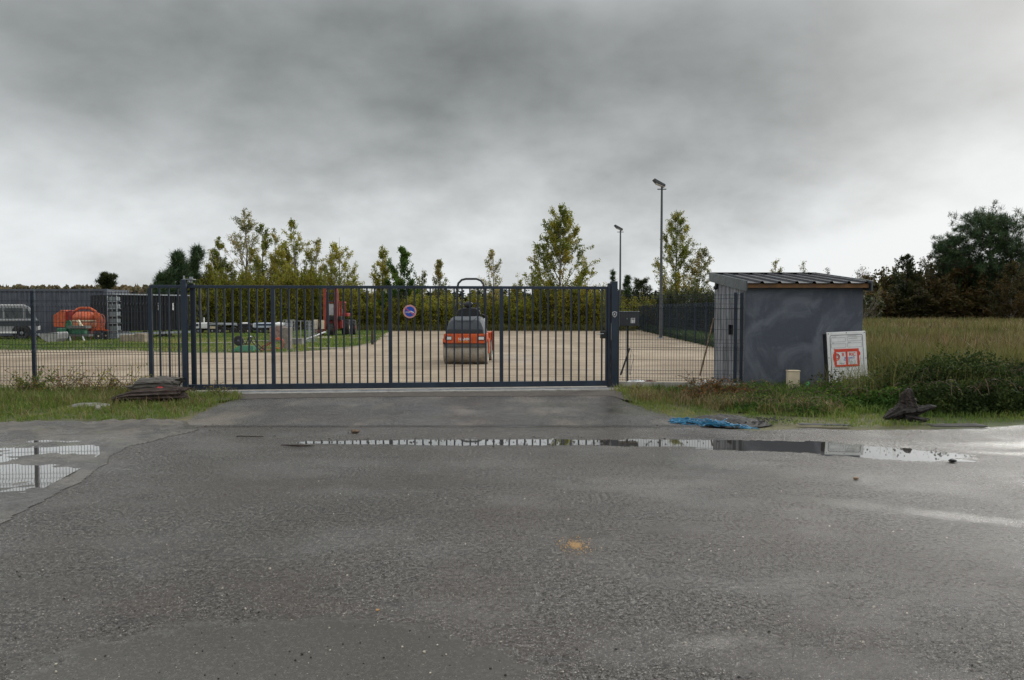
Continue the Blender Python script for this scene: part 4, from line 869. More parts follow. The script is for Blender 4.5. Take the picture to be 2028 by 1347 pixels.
# ---------------------------------------------------------------- wheelbarrows
wb = thing('wheelbarrow', 'green wheelbarrow tipped upside down at the edge of the sand yard', 'wheelbarrow', (P(485, 690, 28.0).x, 28.0, 0))
K = F/28.0
def L2(px, py, y=0): return ((px-485)/K, y, (695.9-py)/K)
zb, zt = 0.0, .21
mb = MB(); mb.add([(-.44, -.33, zb), (.44, -.33, zb), (.44, .33, zb), (-.44, .33, zb), (-.16, -.24, zt), (.40, -.24, zt), (.40, .24, zt), (-.16, .24, zt)], [(0, 1, 5, 4), (1, 2, 6, 5), (2, 3, 7, 6), (3, 0, 4, 7), (4, 5, 6, 7)]); mb.build('tray', GREEN, wb, .01)
wheel('wheel', wb, L2(473, 675, 0), .19, .09, 'y', .5, paint('hub_grey', (.12, .12, .18), .5))
for s in (-.2, .2): MB().tube([L2(473, 675, s*.4), L2(484, 682, s), L2(491, 682, s), L2(496, 668, s), L2(500, 667, s), L2(504, 678, s), L2(513, 688, s), L2(524, 696, s)], .02, 6).build('handle', BLACK, wb)
MB().tube([L2(496, 668, -.2), L2(496, 666, 0), L2(496, 668, .2)], .018, 6).build('leg_brace', STEEL, wb)
rb_ = thing('hand_truck', 'red tubular hand truck lying beside the upturned green wheelbarrow', 'hand truck', (P(540, 690, 28.6).x, 28.6, 0))
K = F/28.6
def L2(px, py, y=0): return ((px-540)/K, y, (694.2-py)/K)
mb = MB()
for s in (-.2, .2): mb.tube([L2(513, 695, s), L2(525, 685, s), L2(537, 678, s), L2(539, 694, s), L2(513, 696, s)], .022, 6)
mb.tube([L2(537, 678, -.2), L2(537, 678, .2)], .02, 6); mb.tube([L2(513, 695, -.2), L2(513, 695, .2)], .02, 6); mb.build('frame', RED, rb_)
mb = MB(); mb.torus(L2(552, 680, 0), .20, .02, 'y', 26, 6); mb.v = [(x, y, z) for x, y, z in mb.v]; mb.build('hoop', ORANGE_OLD, rb_)
MB().tube([L2(537, 679, 0), L2(544, 671, 0), L2(556, 673, 0)], .02, 6).build('curved_arm', ORANGE_OLD, rb_)
MB().prism([(L2(513, 0)[0], 0.0), (L2(537, 0)[0], 0), (L2(537, 0)[0], .03), (L2(513, 0)[0], .03)], -.2, .2).build('toe_plate', RED, rb_)
# ---------------------------------------------------------------- cages, posts, scraps in the yard grass
def cage(px0, px1, top, Y, n, label, dep=.8, rows=4, r=.018):
    a = P(px0, 650, Y).x; b = P(px1, 650, Y).x; h = P(px0, top, Y).z; t = thing('wire_cage', label, 'cage', (a, Y, 0)); w = b-a
    for yy in (0, dep):
        mb = MB()
        for i in range(n+1): mb.beam((w*i/n, yy, .02), (w*i/n, yy, h), r)
        for k in range(rows+1): mb.beam((0, yy, .05+(h-.05)*k/rows), (w, yy, .05+(h-.05)*k/rows), r)
        mb.build('wire_side', STEEL, t)
    mb = MB()
    for x in (0, w): 
        for z in (.05, h): mb.beam((x, 0, z), (x, dep, z), r)
    mb.build('edge_rail', STEEL, t); MB().box(0, 0, .02, w, dep, .06).build('pallet_base', CONCD, t)
cage(561, 577, 634, 33.5, 4, 'narrow silver wire cage, left one of the two beside the forklift', .5, 6)
cage(606, 622, 636, 35, 4, 'narrow silver wire cage, right one of the two beside the forklift', .5, 6)
cage(578, 605, 636, 36.2, 3, 'wider open metal cage frame between two narrow wire cages', .7, 1)
cbk = tag(MB().box(-.3, -.2, 0, .3, .2, .30).build('concrete_tub', CONCD, None, .02, loc=(P(587, 660, 33).x, 33, 0)), 'grey concrete tub on the grass in front of the open cage frame', 'tub')
o = thing('timber_bollard', 'short dark timber post standing where grass meets the sand yard', 'post', (P(737.5, 660, 33.6).x, 33.6, 0)); MB().cyl((0, 0, -.05), (0, 0, .62), .065, .06, 10).build('post', paint('dark_timber', (.05, .04, .03), .9, 0, .4, 10), o); MB().cyl((0, 0, .1), (0, 0, .2), .1, .09, 10).build('collar', CLAD, o)
cbx = tag(MB().box(-.17, -.17, 0, .17, .17, .86).build('stone_post', paint('post_stone', (.20, .18, .15), .9, 0, .3, 6, .5, 30), None, .02, loc=(P(568, 660, 29.6).x, 29.6, 0)), 'rough grey stone post on the grass, in front of the left wire cage', 'post')
def plank(px, py, L, rz, mt, label, w=.14, tilt=0, h=.04):
    v = G(px, py); o = MB().box(-L/2, -w/2, 0, L/2, w/2, h).build('plank', mt, None, .004, loc=(v.x, v.y, .03+abs(math.sin(tilt))*L/2)); o.rotation_euler = (0, tilt, rz); tag(o, label, 'plank')
PW = paint('pale_plank', (.36, .33, .28), .8, 0, .2, 8)
plank(430, 681, 3.4, .02, PW, 'pale plank lying in the grass behind the wheelbarrow, left of it'); plank(530, 677, 3.2, .03, PW, 'long pale plank lying on the grass just beyond the wheelbarrow')
plank(650, 692, 1.6, .08, PW, 'pale plank along the edge of the sand, in front of the forklift'); plank(625, 674, 1.1, .5, WHITE, 'whitish board propped askew on the grass in front of the forklift', .3, -.35); plank(640, 670, .9, -.2, WHITE, 'flat white board lying right of the propped one before the forklift', .35)
plank(720, 667, 3.0, .02, PW, 'pale length of timber lying on the grass to the right of the forklift'); plank(700, 671, 1.0, -.2, CONCD, 'grey broken board in the grass right of the forklift', .3)
tb2 = thing('brick_pallet', 'pallet of reddish blocks with a white sack, left of the wire cages', 'pallet', (P(552, 670, 36).x, 36, 0)); MB().box(-.35, -.3, .1, .35, .3, .75).build('blocks', paint('block_pink', (.26, .17, .14), .85, 0, .35, 9), tb2, .01); MB().box(-.4, -.35, 0, .4, .35, .1).build('pallet_base', CONCD, tb2); MB().ell((.05, -.05, .85), .25, .2, .12).build('sack', WHITE, tb2, smooth=True)
# ================================================================ vegetation
def unit(v): return v/np.maximum(np.linalg.norm(v, axis=-1, keepdims=True), 1e-9)
def leafquads(P_, size, rg, asp=.75, up=0.0):
    n = len(P_); a = unit(rg.normal(size=(n, 3))+np.array([0, 0, up])); b = unit(np.cross(a, rg.normal(size=(n, 3))))
    s = (np.asarray(size)*np.ones(n)*rg.uniform(.7, 1.25, n))[:, None]
    return np.stack([P_-a*s*.5, P_+b*s*asp*.5, P_+a*s*.5, P_-b*s*asp*.5], 1)
def limb_arr(A, B, r0, r1, sides=4):
    """straight tapered limbs as quads; A,B (n,3)"""
    d = unit(B-A); ref = np.where(np.abs(d[:, 2:3]) > .9, [[1., 0, 0]], [[0, 0, 1.]]); x = unit(np.cross(d, ref)); y = np.cross(d, x)
    out = []; r0 = np.asarray(r0).reshape(-1, 1)*np.ones((len(A), 1)); r1 = np.asarray(r1).reshape(-1, 1)*np.ones((len(A), 1))
    for k in range(sides):
        t0, t1 = 2*math.pi*k/sides, 2*math.pi*(k+1)/sides
        o0 = x*math.cos(t0)+y*math.sin(t0); o1 = x*math.cos(t1)+y*math.sin(t1)
        out.append(np.stack([A+o0*r0, A+o1*r0, B+o1*r1, B+o0*r1], 1))
    return np.concatenate(out)
def poplar(h, w, nl, seed, lean=0.0, leaf=.12, bare=.0, low=.12, nb=46, peak=.32, rise=1.35, upl=0.5, jit=.16):
    rg = np.random.RandomState(seed)
    ts = np.linspace(0, 1, 9); tr = np.stack([lean*h*ts**1.6+.06*h*(fbm(ts*3, ts*0+seed, seed, 1, 2)-.5), .05*h*(fbm(ts*3, ts*0+9, seed+1, 1, 2)-.5), h*ts], 1); tr[0, :2] = 0
    base_r = .012*h+.01
    W_ = [limb_arr(tr[:-1], tr[1:], base_r*(1-ts[:-1]*.93), base_r*(1-ts[1:]*.93), 6)]
    te_ = low+.06+(1-low-.06)*rg.rand(nb)**.8; az = rg.rand(nb)*6.283
    prof_ = np.where(te_ < peak, .6+.4*te_/peak, (np.maximum(1-te_, 0)/(1-peak))**.55)*rg.uniform(.6, 1.15, nb)
    L = w*.56*np.maximum(prof_, .10); rz_ = L*rise*rg.uniform(.7, 1.5, nb); t = np.clip((te_*h-rz_)/h, low*.6, .97)
    st_ = np.stack([np.interp(t, ts, tr[:, k]) for k in range(3)], 1)
    en = np.stack([st_[:, 0]+np.cos(az)*L+lean*L*1.2, st_[:, 1]+np.sin(az)*L, np.maximum(te_*h, st_[:, 2]+.1)], 1); dr = unit(en-st_)
    mid = (st_+en)/2-np.array([0, 0, 1])*(L*.10)[:, None]
    W_ += [limb_arr(st_, mid, base_r*.32*(1-t*.6), base_r*.2*(1-t*.6), 3), limb_arr(mid, en, base_r*.2*(1-t*.6), .006, 3)]
    # twigs
    nt_ = nb*7; bi = rg.randint(nb, size=nt_); u = rg.uniform(.25, 1, nt_)[:, None]
    ts0 = np.where(u < .5, st_[bi]+(mid[bi]-st_[bi])*u*2, mid[bi]+(en[bi]-mid[bi])*(u*2-1))
    td = unit(dr[bi]+rg.normal(size=(nt_, 3))*.6+np.array([0, 0, .35])); tl_ = (L[bi]*.38*rg.uniform(.4, 1.2, nt_)+.12)[:, None]; te = ts0+td*tl_
    W_.append(limb_arr(ts0, te, .007, .003, 3))
    wt = L[bi]+.2; wt = wt/wt.sum(); wt = wt*rg.choice([1, 1, 1-bare], nt_); wt /= wt.sum()
    k = rg.choice(nt_, nl, p=wt); uu = rg.rand(nl)[:, None]**.7
    Pl = ts0[k]+(te[k]-ts0[k])*uu+rg.normal(size=(nl, 3))*jit*.5
    bt = rg.rand(nb); tint = .55*bt[bi[k]]+.3*rg.rand(nl)+.15*(1-Pl[:, 2]/h)
    # leader leaves
    return np.concatenate(W_), leafquads(Pl, leaf*.86, rg), tint
def pine(h, w, seed, clumps=330, needles=26, nlen=.22, low=.15, lean=0, crown='cone', nw=.012):
    rg = np.random.RandomState(seed); br = .018*h+.02
    ts = np.linspace(0, 1, 7); tr = np.stack([lean*h*ts, 0*ts, h*ts], 1)
    W_ = [limb_arr(tr[:-1], tr[1:], br*(1-ts[:-1]*.9), br*(1-ts[1:]*.9), 7)]
    nb = max(18, clumps//9); t = low+(1-low)*(np.arange(nb)+rg.rand(nb))/nb*.98; az = rg.rand(nb)*6.283
    if crown == 'cone': L = w*.5*((1-t)**.8*.95+.08)*rg.uniform(.6, 1.15, nb)
    elif crown == 'round': L = w*.5*np.sqrt(np.maximum(0, 1-((t-.62)/.42)**2)+.04)*rg.uniform(.55, 1.1, nb)
    else: L = w*.5*np.sqrt(np.maximum(0, 1-((t-.85)/.17)**2)+.02)*rg.uniform(.6, 1.05, nb)
    st_ = np.stack([lean*h*t, 0*t, h*t], 1); dr = unit(np.stack([np.cos(az), np.sin(az), rg.uniform(.15, .6, nb)], 1)); en = st_+dr*L[:, None]
    W_.append(limb_arr(st_, en, br*.3*(1-.6*t), .012, 4))
    bi = rg.randint(nb, size=clumps); u = rg.uniform(.35, 1.0, clumps)[:, None]; C = st_[bi]+(en[bi]-st_[bi])*u+rg.normal(size=(clumps, 3))*(L[bi]*.14+.05)[:, None]*np.array([1, 1, .6])
    top = np.stack([np.full(8, lean*h)+rg.normal(size=8)*.08, rg.normal(size=8)*.08, h*(1-rg.rand(8)*.1)], 1); C = np.concatenate([C, top]); bi2 = np.concatenate([bi, np.zeros(8, int)])
    W_.append(limb_arr(st_[bi]+(en[bi]-st_[bi])*u*.9, C[:clumps], .012, .006, 3))
    n = len(C)*needles; ci = np.repeat(np.arange(len(C)), needles); d = unit(rg.normal(size=(n, 3))*.8+np.array([0, 0, .75])); s = unit(np.cross(d, rg.normal(size=(n, 3))))*nw
    l = nlen*rg.uniform(.7, 1.2, n)[:, None]; A = C[ci]+rg.normal(size=(n, 3))*nlen*.25
    Q_ = np.stack([A-s, A+s, A+d*l+s*.3, A+d*l-s*.3], 1); tint = np.clip(.5*rg.rand(len(C))[ci]+.5*rg.rand(n), 0, 1)
    return np.concatenate(W_), Q_, tint
def bush(h, w, nl, seed, leaf=.10, stems=9, spread=.5, lowf=.05):
    rg = np.random.RandomState(seed); az = rg.rand(stems)*6.283; rr = w*.5*spread*rg.rand(stems)
    A = np.stack([np.cos(az)*rr*.5, np.sin(az)*rr*.5, 0*rr], 1); hh = h*rg.uniform(.62, 1, stems); B = np.stack([np.cos(az)*w*.42*rg.rand(stems), np.sin(az)*w*.42*rg.rand(stems), hh], 1)
    W_ = [limb_arr(A, B, .02+.006*h, .008, 4)]
    k = rg.randint(stems, size=nl); u = (lowf+(1-lowf)*rg.rand(nl)**.75)[:, None]; C = A[k]+(B[k]-A[k])*u; wd = w*.30*(1.05-u**2.2)+.05
    # side twigs
    nt_ = stems*26; kk = rg.randint(stems, size=nt_); uu = rg.uniform(.1, .95, nt_)[:, None]; S = A[kk]+(B[kk]-A[kk])*uu; E = S+unit(rg.normal(size=(nt_, 3))+np.array([0, 0, .7]))*(w*.34*(1.1-uu))
    W_.append(limb_arr(S, E, .008, .004, 3)); m = rg.randint(nt_, size=nl); Pl = S[m]+(E[m]-S[m])*rg.rand(nl)[:, None]+rg.normal(size=(nl, 3))*.10
    ct = rg.rand(nt_); return np.concatenate(W_), leafquads(Pl, leaf, rg), np.clip(.6*ct[m]+.4*rg.rand(nl), 0, 1)
BARK = paint('bark_brown', (.07, .055, .04), .9, 0, .35, 3); BARKP = paint('bark_pale', (.20, .18, .15), .85, 0, .3, 4)
L_OLIVE = leafmat('leaves_olive', [(0, (0.076, 0.097, 0.022)), (.4, (0.176, 0.207, 0.030)), (.75, (0.352, 0.304, 0.043)), (1, (0.553, 0.365, 0.054))])
L_YELL = leafmat('leaves_yellow', [(0, (0.099, 0.120, 0.020)), (.35, (0.234, 0.250, 0.030)), (.75, (0.396, 0.340, 0.045)), (1, (0.468, 0.340, 0.060))]); _unused = (lambda *a: None)('x', [(0, (0.090, 0.090, 0.018)), (.35, (0.210, 0.180, 0.030)), (.7, (0.390, 0.255, 0.030)), (1, (0.540, 0.270, 0.045))])
L_PALE = leafmat('leaves_pale_poplar', [(0, (0.092, 0.110, 0.048)), (.45, (0.221, 0.221, 0.072)), (.8, (0.442, 0.350, 0.112)), (1, (0.626, 0.442, 0.192))])
L_GREEN = leafmat('leaves_green', [(0, (0.036, 0.072, 0.018)), (.5, (0.081, 0.153, 0.025)), (1, (0.216, 0.270, 0.036))])
L_PINE = leafmat('needles', [(0, (0.019, 0.041, 0.018)), (.6, (0.047, 0.085, 0.032)), (1, (0.108, 0.150, 0.047))], .15)
L_BROWN = leafmat('leaves_brown', [(0, (.022, .026, .009)), (.4, (.055, .050, .015)), (.7, (.095, .062, .018)), (.85, (.13, .075, .022)), (1, (.07, .085, .02))]); (lambda *a: None)('x', [(0, (0.044, 0.031, 0.013)), (.5, (0.106, 0.062, 0.020)), (.8, (0.163, 0.090, 0.025)), (1, (0.100, 0.106, 0.025))])
L_DARK = leafmat('leaves_dark', [(0, (0.017, 0.028, 0.010)), (.6, (0.039, 0.053, 0.015)), (1, (0.084, 0.081, 0.022))])
def mktree(name, label, cat, arr, x, y, lm, bm_=BARK, rz=0, group=None, z=0, sc=(1, 1, 1)):
    w, q, t_ = arr; o = thing(name, label, cat, (x, y, z), rz, group); quads('trunk', w, bm_, parent=o); quads('crown', q, lm, tint=t_, parent=o); o.scale = sc; return o
def tree_at(kind, px, top, Y, label, lm, w=None, wpx=None, seed=1, **kw):
    x = P(px, 600, Y).x; h = P(px, top, Y).z; wm = wpx/F*Y; bm_ = kw.pop('bark', BARKP if kind == 'poplar' else BARK); nm = kw.pop('name', {'poplar': 'poplar_tree', 'pine': 'pine_tree', 'bush': 'bush'}[kind]); cat = 'bush' if kind == 'bush' else 'tree'
    f = {'poplar': poplar, 'bush': bush}.get(kind)
    arr = f(h, wm, int(kw.pop('n')*(3.4 if kind == 'poplar' else 1)), seed, **kw) if f else pine(h, wm, seed, **kw)
    return mktree(nm, label, cat, arr, x, Y, lm, bm_)
# --- trees standing above the thicket, left to right
TA = [
 ('pine', 322, 548, 58, 'low dark pine at the far left end of the tree line, lowest of the three', L_PINE, 84, dict(clumps=260, nlen=.46, nw=.020, low=.05)),
 ('pine', 354, 505, 59, 'dark young pine with upright candles, second from the left end of the tree line', L_PINE, 120, dict(clumps=380, nlen=.48, nw=.020, low=.03)),
 ('pine', 392, 494, 61, 'tallest dark pine just left of the yellowing poplars, above the left gate post', L_PINE, 92, dict(clumps=300, nlen=.48, nw=.020, low=.03)),
 ('poplar', 437, 474, 60, 'small sparse poplar between dark pines and the tallest slender poplar', L_OLIVE, 66, dict(n=3600, nb=40)),
 ('poplar', 489, 410, 62, 'tallest and most slender poplar of the left clump, thin pinkish leaves', L_PALE, 84, dict(n=2700, nb=54, leaf=.115, rise=1.3)),
 ('poplar', 522, 444, 60, 'poplar just right of the tallest one in the left clump, olive top', L_OLIVE, 62, dict(n=3400, nb=44, peak=.4)),
 ('poplar', 548, 452, 63, 'thin greyish poplar in the middle of the left clump, between two fuller ones', L_PALE, 46, dict(n=1500, nb=34)),
 ('poplar', 583, 438, 60, 'broad golden green poplar, fullest crown of the left clump', L_YELL, 92, dict(n=5200, nb=56, peak=.55, leaf=.13)),
 ('poplar', 628, 474, 61, 'half bare poplar right of the golden one, mostly twigs', L_PALE, 64, dict(n=2000, nb=50, bare=.5)),
 ('poplar', 672, 470, 60, 'poplar at the right end of the left clump, over the red forklift', L_YELL, 66, dict(n=3300, nb=46, peak=.5)),
 ('poplar', 655, 505, 62, 'short twiggy poplar left of the one over the red forklift', L_PALE, 36, dict(n=800, nb=30)),
 ('poplar', 756, 490, 60, 'orange tinted poplar left of the dense green one, mid tree line', L_YELL, 52, dict(n=3000, nb=40)),
 ('poplar', 797, 492, 59, 'dense green poplar above the no parking sign', L_GREEN, 70, dict(n=6400, nb=60, peak=.35, leaf=.13)),
 ('poplar', 838, 530, 61, 'low pale poplar just right of the dense green one', L_PALE, 34, dict(n=900, nb=26)),
 ('poplar', 871, 516, 61, 'small narrow poplar standing alone left of the road roller hoop', L_PALE, 32, dict(n=1500, nb=34, peak=.4)),
 ('poplar', 978, 496, 60, 'sparse dark leaved poplar just right of the roller hoop', L_PALE, 74, dict(n=2300, nb=44)),
 ('poplar', 1026, 545, 60, 'tiny pointed poplar left of the big central poplar', L_OLIVE, 34, dict(n=1000, nb=26)),
 ('poplar', 1108, 409, 59, 'big full olive poplar, tallest of the right half of the yard edge', L_OLIVE, 122, dict(n=10500, nb=92, peak=.42, leaf=.135, low=.08)),
 ('pine', 1243, 548, 62, 'dark bushy pine behind the far floodlight pole', L_PINE, 44, dict(clumps=300)),
 ('pine', 1214, 536, 64, 'thin dark pine top just left of the far floodlight pole', L_PINE, 22, dict(clumps=120)),
 ('pine', 1270, 556, 66, 'low round dark tree between the two floodlight poles', L_DARK, 56, dict(clumps=320, crown='round')),
 ('poplar', 1336, 420, 62, 'wind swept poplar leaning right behind the taller floodlight pole', L_OLIVE, 112, dict(n=6400, nb=80, lean=.03, peak=.22, leaf=.12)),
 ('poplar', 1378, 492, 61, 'lower sparse poplar filling the right flank of the wind swept one', L_PALE, 70, dict(n=2400, nb=50, lean=.10)),
 ('poplar', 1536, 510, 74, 'small sparse poplar top showing above the left half of the shed roof', L_PALE, 44, dict(n=1300, nb=40)),
 ('poplar', 1592, 517, 76, 'bare twiggy tree top above the middle of the shed roof', L_PALE, 38, dict(n=260, nb=44)),
 ('poplar', 1640, 530, 76, 'little tree top above the right half of the shed roof', L_DARK, 30, dict(n=400, nb=26)),
 ('poplar', 1708, 528, 62, 'bare birch with a pale trunk just right of the shed roof', L_BROWN, 64, dict(n=350, nb=60)),
 ('poplar', 1790, 506, 78, 'feathery dark tree, first tall one right of the bare birch', L_DARK, 74, dict(n=3800, nb=56, leaf=.16)),
 ('poplar', 1836, 505, 80, 'leafless brown oak between the feathery tree and the dark pines', L_BROWN, 84, dict(n=2000, nb=70, leaf=.14, rise=.8)),
 ('pine', 1880, 478, 80, 'dark pine left of the largest pine, second highest at the right', L_PINE, 92, dict(clumps=720, nlen=.36, crown='round', low=.2, nw=.02)),
 ('pine', 1958, 436, 78, 'largest pine, broad dark crown at the right edge of the field', L_PINE, 170, dict(clumps=1500, nlen=.40, crown='round', low=.22, nw=.022)),
 ('pine', 2050, 470, 82, 'dark pine at the far right edge of the photo, beyond the largest', L_PINE, 110, dict(clumps=520, nlen=.4, crown='round', low=.2, nw=.022)),
 ('poplar', 2004, 520, 70, 'brown oak low in front of the largest pine, at the right edge', L_BROWN, 96, dict(n=3600, nb=60, leaf=.17, rise=.7)),
 ('pine', 213, 547, 170, 'lone umbrella pine rising above the distant wood, over the container', L_DARK, 34, dict(clumps=360, nlen=.7, crown='umbrella', low=.62, nw=.05)),
]
for i, (k, px, top, Y, lb, lm, wp_, kw) in enumerate(TA): tree_at(k, px, top, Y, lb, lm, wpx=wp_, seed=11+i*7, **kw)
# --- the thicket (reads as one mass): merged saplings
def mass(name, label, protos, spots, lm, bmat, kind='stuff'):
    Wd_, Q_, T_ = [], [], []
    for (x, y, s, sh_, a, pi, dt) in spots:
        w, q, t_ = protos[pi]; c, s_ = math.cos(a), math.sin(a); Mx = np.array([[c*s, s_*s, 0], [-s_*s, c*s, 0], [0, 0, sh_]]); off = np.array([x, y, 0])
        Wd_.append(w@Mx+off); Q_.append(q@Mx+off); T_.append(np.clip(t_*.55+dt, 0, 1))
    o = bpy.data.objects.new(name, None) if False else None
    w = np.concatenate(Wd_); q = np.concatenate(Q_); t_ = np.concatenate(T_)
    ob = quads(name, np.concatenate([q, w]), lm, tint=np.concatenate([t_, np.zeros(len(w))])); ob.data.materials.append(bmat)
    mi = np.zeros(len(q)+len(w), np.int32); mi[len(q):] = 1; ob.data.polygons.foreach_set('material_index', mi)
    return tag(ob, label, None, kind=kind)
rg = np.random.RandomState(5)
pb = [bush(4.0, 2.0, 2100, s, .13, 8) for s in (1, 2, 3)]; pd = [bush(4.0, 2.3, 1700, s, .2, 9) for s in (4, 5)]
sp = []
for row, (Y, n, hm) in enumerate(((57.6, 62, .84), (59.5, 56, .96), (62, 48, 1.02))):
    a, b = P(372, 600, Y).x, P(1430 if row else 1235, 600, Y).x
    for i in range(n):
        x = a+(b-a)*(i+rg.rand())/n; px = CX+x/Y*F
        # outline of the thicket top: higher behind the left clump
        hh = hm*(1.42 if 400 < px < 640 else 1.12 if px < 705 else .86 if px < 830 or px > 1040 else .80); hh *= rg.uniform(.72, 1.2)
        if 1060 < px < 1180: hh *= 1.3
        if px > 1240: hh *= .96
        dt = .12+.42*fbm(np.array([px/60.]), np.array([row*3.]), 21, 1, 2)[0]+rg.uniform(-.08, .1)
        sp.append((x, Y+rg.uniform(-.7, .7), rg.uniform(.8, 1.2), hh, rg.rand()*6.28, rg.randint(3), dt))
L_THICK = leafmat('leaves_thicket', [(0, (0.060, 0.082, 0.014)), (.3, (0.145, 0.178, 0.024)), (.55, (0.246, 0.255, 0.030)), (.8, (0.306, 0.245, 0.035)), (1, (0.102, 0.214, 0.030))]); _unused = (lambda *a: None)('x', [(0, (0.036, 0.043, 0.013)), (.35, (0.104, 0.112, 0.020)), (.6, (0.207, 0.166, 0.025)), (.8, (0.288, 0.171, 0.029)), (1, (0.081, 0.153, 0.023))])
mass('thicket', 'dense olive and ochre thicket of saplings along the far edge of the yard', pb, sp, L_THICK, BARK)
sp = []
for Y in (64.5, 67, 70):
    a, b = P(290, 600, Y).x, P(1450, 600, Y).x
    for i in range(46): sp.append((a+(b-a)*(i+rg.rand())/46, Y+rg.uniform(-1, 1), 1.2, rg.uniform(.8, 1.0)*(.95), rg.rand()*6, rg.randint(2), rg.uniform(0, .3)))
for Y in (66, 70):   # right of the mesh fence, running behind the shed
    a, b = P(1415, 600, Y).x, P(1720, 600, Y).x
    for i in range(22): sp.append((a+(b-a)*(i+rg.rand())/22, Y+rg.uniform(-1, 1), 1.3, rg.uniform(.75, 1.0), rg.rand()*6, rg.randint(2), rg.uniform(.1, .5)))
mass('undergrowth', 'dark undergrowth closing the view behind the saplings', pd, sp, L_DARK, BARK)
sp = []
for i in range(120):
    u = rg.rand(); px = 1240+u*175; Y = 44+rg.rand()*12; x = P(px, 600, Y).x
    if x < FR0.x+(FR1.x-FR0.x)*(Y-FR0.y)/(FR1.y-FR0.y)+1.0: x = FR0.x+(FR1.x-FR0.x)*(Y-FR0.y)/(FR1.y-FR0.y)+1.0+rg.rand()*5
    sp.append((x, Y, rg.uniform(.5, .9), rg.uniform(.5, .85), rg.rand()*6, rg.randint(3), rg.uniform(.0, .35)))
mass('scrub', 'dark green scrub growing beyond the boundary mesh fence', pb, sp, L_DARK, BARK)
# right-hand brown wood
sp = []
for Y, n, s0, a0 in ((76, 44, 1.25, 1705), (79, 40, 1.5, 1690), (83, 36, 1.7, 1680), (88, 30, 1.9, 1660)):
    a, b = P(a0, 600, Y).x, P(2330, 600, Y).x
    for i in range(n):
        x = a+(b-a)*(i+rg.rand())/n; px = CX+x/Y*F; hh = s0*rg.uniform(.75, 1.05)*(.80 if px < 1760 else 1.0 if px < 1860 else 1.12)
        sp.append((x, Y+rg.uniform(-1, 1), 1.6, hh*rg.choice([.75, 1, 1.12]), rg.rand()*6, rg.randint(2), -.15+.75*fbm(np.array([px/45.]), np.array([Y]), 33, 1, 3)[0]))
mass('brown_wood', 'brown autumn wood edge beyond the field at the right', [bush(4.0, 2.6, 2300, s, .19, 10, .9, .02) for s in (14, 15)], sp, L_BROWN, BARK)
# distant wood at the left, faint with distance
sp = []; pf = [bush(4, 3.2, 700, s, .5, 7, .9, .3) for s in (31, 32)]
for i in range(210):
    Y = rg.uniform(185, 250); px = rg.uniform(-250, 420); sp.append((P(px, 600, Y).x, Y, 2.6, Y/F*(54+rg.uniform(-6, 5))/4+.25, rg.rand()*6, rg.randint(2), rg.uniform(.2, .8)))
mass('distant_wood', 'distant olive wood beyond the container', pf, sp, leafmat('leaves_far', [(0, (.06, .06, .035)), (.6, (.13, .115, .06)), (1, (.20, .15, .08))]), BARK)
# pale trunks showing in the thickets
for i, (px, Y, h, lb) in enumerate([(398, 56.7, 3.6, 'slim pale birch trunk before the thicket, just right of the left gate post'), (1190, 57, 3.2, 'slim pale trunk before the thicket, just left of the right gate post'), (568, 56.8, 3.4, 'slim straw coloured trunk before the thicket, behind the wire cages'), (1742, 74, 4.2, 'slim pale forked birch trunk at the wood edge right of the shed')]):
    x = P(px, 600, Y).x; mktree('slim_tree', lb, 'tree', poplar(h, .9, 160, 90+i, leaf=.1, nb=14), x, Y, L_OLIVE, BARKP)
br = MB(); g = np.random.RandomState(3); x0b = P(1740, 640, 70).x
for k in range(26): a = (x0b+g.uniform(-2.2, 2.2), 70+g.uniform(-.5, .5), g.uniform(.0, .5)); br.tube([a, (a[0]+g.uniform(-1.4, 1.4), a[1], a[2]+g.uniform(-.1, .6))], .025, 4)
tag(br.build('brushwood', BARKP), 'tangle of cut branches lying at the wood edge below the forked birch', 'brushwood')
# ---------------------------------------------------------------- grass and weeds
def inpoly(X, Y, poly):
    ins = np.zeros(X.shape, bool); n = len(poly)
    for i in range(n):
        (ax, ay), (bx, by) = poly[i], poly[(i+1) % n]
        cnd = ((ay > Y) != (by > Y)); xi = (bx-ax)*(Y-ay)/((by-ay) if by != ay else 1e-9)+ax; ins ^= cnd & (X < xi)
    return ins
def blades(name, label, mat, X, Y, h, wd, seed, lean=.45, tint=None, z=0.0, clumpy=True):
    rg = np.random.RandomState(seed); n = len(X); a = rg.rand(n)*6.283; dx, dy = np.cos(a), np.sin(a); b = a+rg.uniform(1.2, 1.9, n); wx, wy = np.cos(b)*wd/2, np.sin(b)*wd/2
    ln = lean*h*rg.uniform(.1, 1.2, n); z0 = np.zeros(n)+z
    p0 = np.stack([X, Y, z0], 1); p1 = np.stack([X+dx*ln*.3, Y+dy*ln*.3, z0+h*.55], 1); p2 = np.stack([X+dx*ln, Y+dy*ln, z0+h*(1-.25*ln/h)], 1); w = np.stack([wx, wy, 0*wx], 1)
    Q_ = np.concatenate([np.stack([p0-w, p0+w, p1+w*.8, p1-w*.8], 1), np.stack([p1-w*.8, p1+w*.8, p2+w*.08, p2-w*.08], 1)])
    if tint is None: tint = rg.rand(n)
    return tag(quads(name, Q_, mat, tint=np.concatenate([tint, tint])), label, None, kind='stuff')
